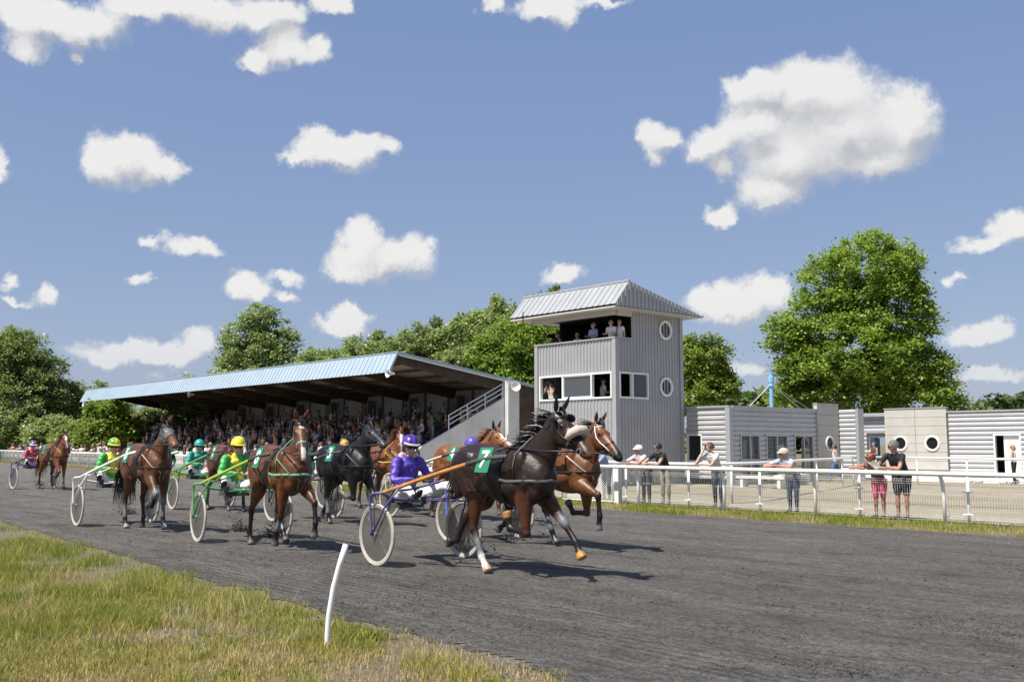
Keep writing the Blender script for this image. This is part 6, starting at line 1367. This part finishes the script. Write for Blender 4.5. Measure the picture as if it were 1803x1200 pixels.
COLS = [('white',(.72,.71,.70),18),('pale blue',(.34,.42,.58),10),('dark',(.025,.025,.03),24),('grey',(.22,.22,.23),12),('beige',(.46,.40,.30),10),('red',(.42,.04,.05),6),('orange',(.60,.16,.03),2),('green',(.06,.24,.07),3),('blue',(.05,.16,.42),6),('pink',(.60,.32,.32),5),('yellow',(.62,.52,.08),2)]
CW = [c[2] for c in COLS]
def spectator(me, posture, where, loc, rz, cols=None):
    nm, cc, _ = random.choices(cols or COLS, [c[2] for c in (cols or COLS)])[0]; o_ = obj('spectator', me); o_.location = loc; o_.rotation_euler = (0,0,rz+random.uniform(-.5,.4)); s_ = random.uniform(.93,1.06); o_.scale = (s_,s_,s_)
    k = random.uniform(.8,1.15); o_.color = (min(1,cc[0]*k), min(1,cc[1]*k), min(1,cc[2]*k), 1); lab = f'{posture} spectator in {nm} {where}'; tag(o_, lab, 'spectator', lab+'s'); return o_
random.seed(23)
placed = 0
def zone(x): return 'near' if x > -66 else ('middle' if x > -86 else 'far')
for j in range(NT):
    Y_ = T0+TD*(j+.5); z = TZ0+TH*j; x = -51.2-random.random()
    if j == NT-1: Y_ += .1
    while x > -104:
        pz = .85 if j < 8 else .5
        if x < -88: pz *= .75
        if random.random() < pz:
            st_ = j >= 8 or random.random() < .22; v_ = VARS[random.choice((0,1,2) if st_ else (3,4))]
            spectator(v_[1], v_[0], f"{'at the back' if j >= 8 else 'on the tiers'} of the {zone(x)} grandstand", (x, Y_+random.uniform(-.12,.12), z), R90-.25); placed += 1
        x -= random.uniform(.55,1.0)*(2.6 if j < 8 else 2.4)*(1.0 if x > -75 else 1.25)*.85
x = -46.0
while x > -120:                                            # behind the far left rail
    if x < -62 or random.random() < .35:
        spectator(RAILM if random.random() < .55 else VARS[random.choice((0,1,2))][1], 'summery', f"behind the {'bend of the' if x < -85 else ''} left rail".replace('  ',' '), (x, fence_y(x)+.75+random.uniform(0,.35), 0), R90+.05, [('white',(.74,.72,.70),14),('pink',(.62,.36,.34),9),('beige',(.52,.44,.34),8),('red',(.45,.08,.07),3),('pale blue',(.36,.44,.60),4),('dark',(.04,.04,.05),3)])
    x -= random.uniform(.6,1.9)
for k in range(26):                                        # on the flat in front of the tiers
    x = random.uniform(-76,-44); spectator(VARS[random.choice((0,1,2))][1], 'standing', 'on the flat before the grandstand', (x, random.uniform(30.5,35.3), 0), R90-.3)
# the rest of the crowd on the tiers, too many to pick apart
def crowd_mass():
    VS, FS, CS = [], [], []; n0 = 0
    for me in [v[1] for v in VARS[3:]]+[VARS[0][1]]:
        pass
    pool = []
    for po, me in (VARS[3], VARS[4], VARS[3], VARS[0]):
        n = len(me.vertices); co_ = np.empty(n*3); me.vertices.foreach_get('co', co_); cc = np.empty(n*4); me.color_attributes['Col'].data.foreach_get('color', cc)
        pool.append((co_.reshape(-1,3), [tuple(p.vertices) for p in me.polygons], cc.reshape(-1,4)))
    for k in range(300):
        j = random.randrange(0, 8); x = -51.0-random.random()**.9*52; V_, F_, C_ = random.choice(pool); a = R90-.3+random.uniform(-.5,.4); ca, sa = math.cos(a), math.sin(a)
        W = np.stack([V_[:,0]*ca-V_[:,1]*sa+x, V_[:,0]*sa+V_[:,1]*ca+T0+TD*(j+.5)+random.uniform(-.12,.12), V_[:,2]+TZ0+TH*j], 1)
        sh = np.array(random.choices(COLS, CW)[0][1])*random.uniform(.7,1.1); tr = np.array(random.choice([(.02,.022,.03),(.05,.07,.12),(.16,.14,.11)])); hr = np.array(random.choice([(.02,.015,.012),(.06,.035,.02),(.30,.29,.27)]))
        isH = (C_[:,0]*C_[:,1])[:,None]; c = C_[:,:1]*sh*.62+C_[:,1:2]*tr+C_[:,2:3]*np.array(SKIN)*.55; c = c*(1-isH)+hr*isH  # shirts and skin dimmed, the stand's shade is put into their colours
        VS.append(W); CS.append(c); FS += [tuple(i+n0 for i in f) for f in F_]; n0 += len(W)
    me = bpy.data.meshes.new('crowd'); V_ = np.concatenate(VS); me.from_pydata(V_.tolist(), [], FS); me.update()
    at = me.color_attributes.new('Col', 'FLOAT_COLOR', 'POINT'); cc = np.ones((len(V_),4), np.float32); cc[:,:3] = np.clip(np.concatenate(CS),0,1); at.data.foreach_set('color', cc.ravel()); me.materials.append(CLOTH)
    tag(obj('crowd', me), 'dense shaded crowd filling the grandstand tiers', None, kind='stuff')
crowd_mass()
print('spectators', placed)

# alike things that stand in a row are told apart by their place, counted from the left of the picture
WORDS = ['first','second','third','fourth','fifth','sixth','seventh','eighth','ninth','tenth','eleventh','twelfth','thirteenth','fourteenth','fifteenth','sixteenth','seventeenth','eighteenth','nineteenth','twentieth']
by = {}
for o_ in COL.objects:
    if o_.parent is None and 'label' in o_ and o_.name.split('.')[0] in ('spectator','stone'): by.setdefault(o_['label'], []).append(o_)
def px_of(o_): v_ = np.array(o_.location)-CAM; return (v_@RV)/(v_@FW)
for lab, l_ in by.items():
    if len(l_) > 1:
        for i_, o_ in enumerate(sorted(l_, key=px_of)):
            if i_ < len(WORDS): o_['label'] = f'{lab}, {WORDS[i_]} from the left'
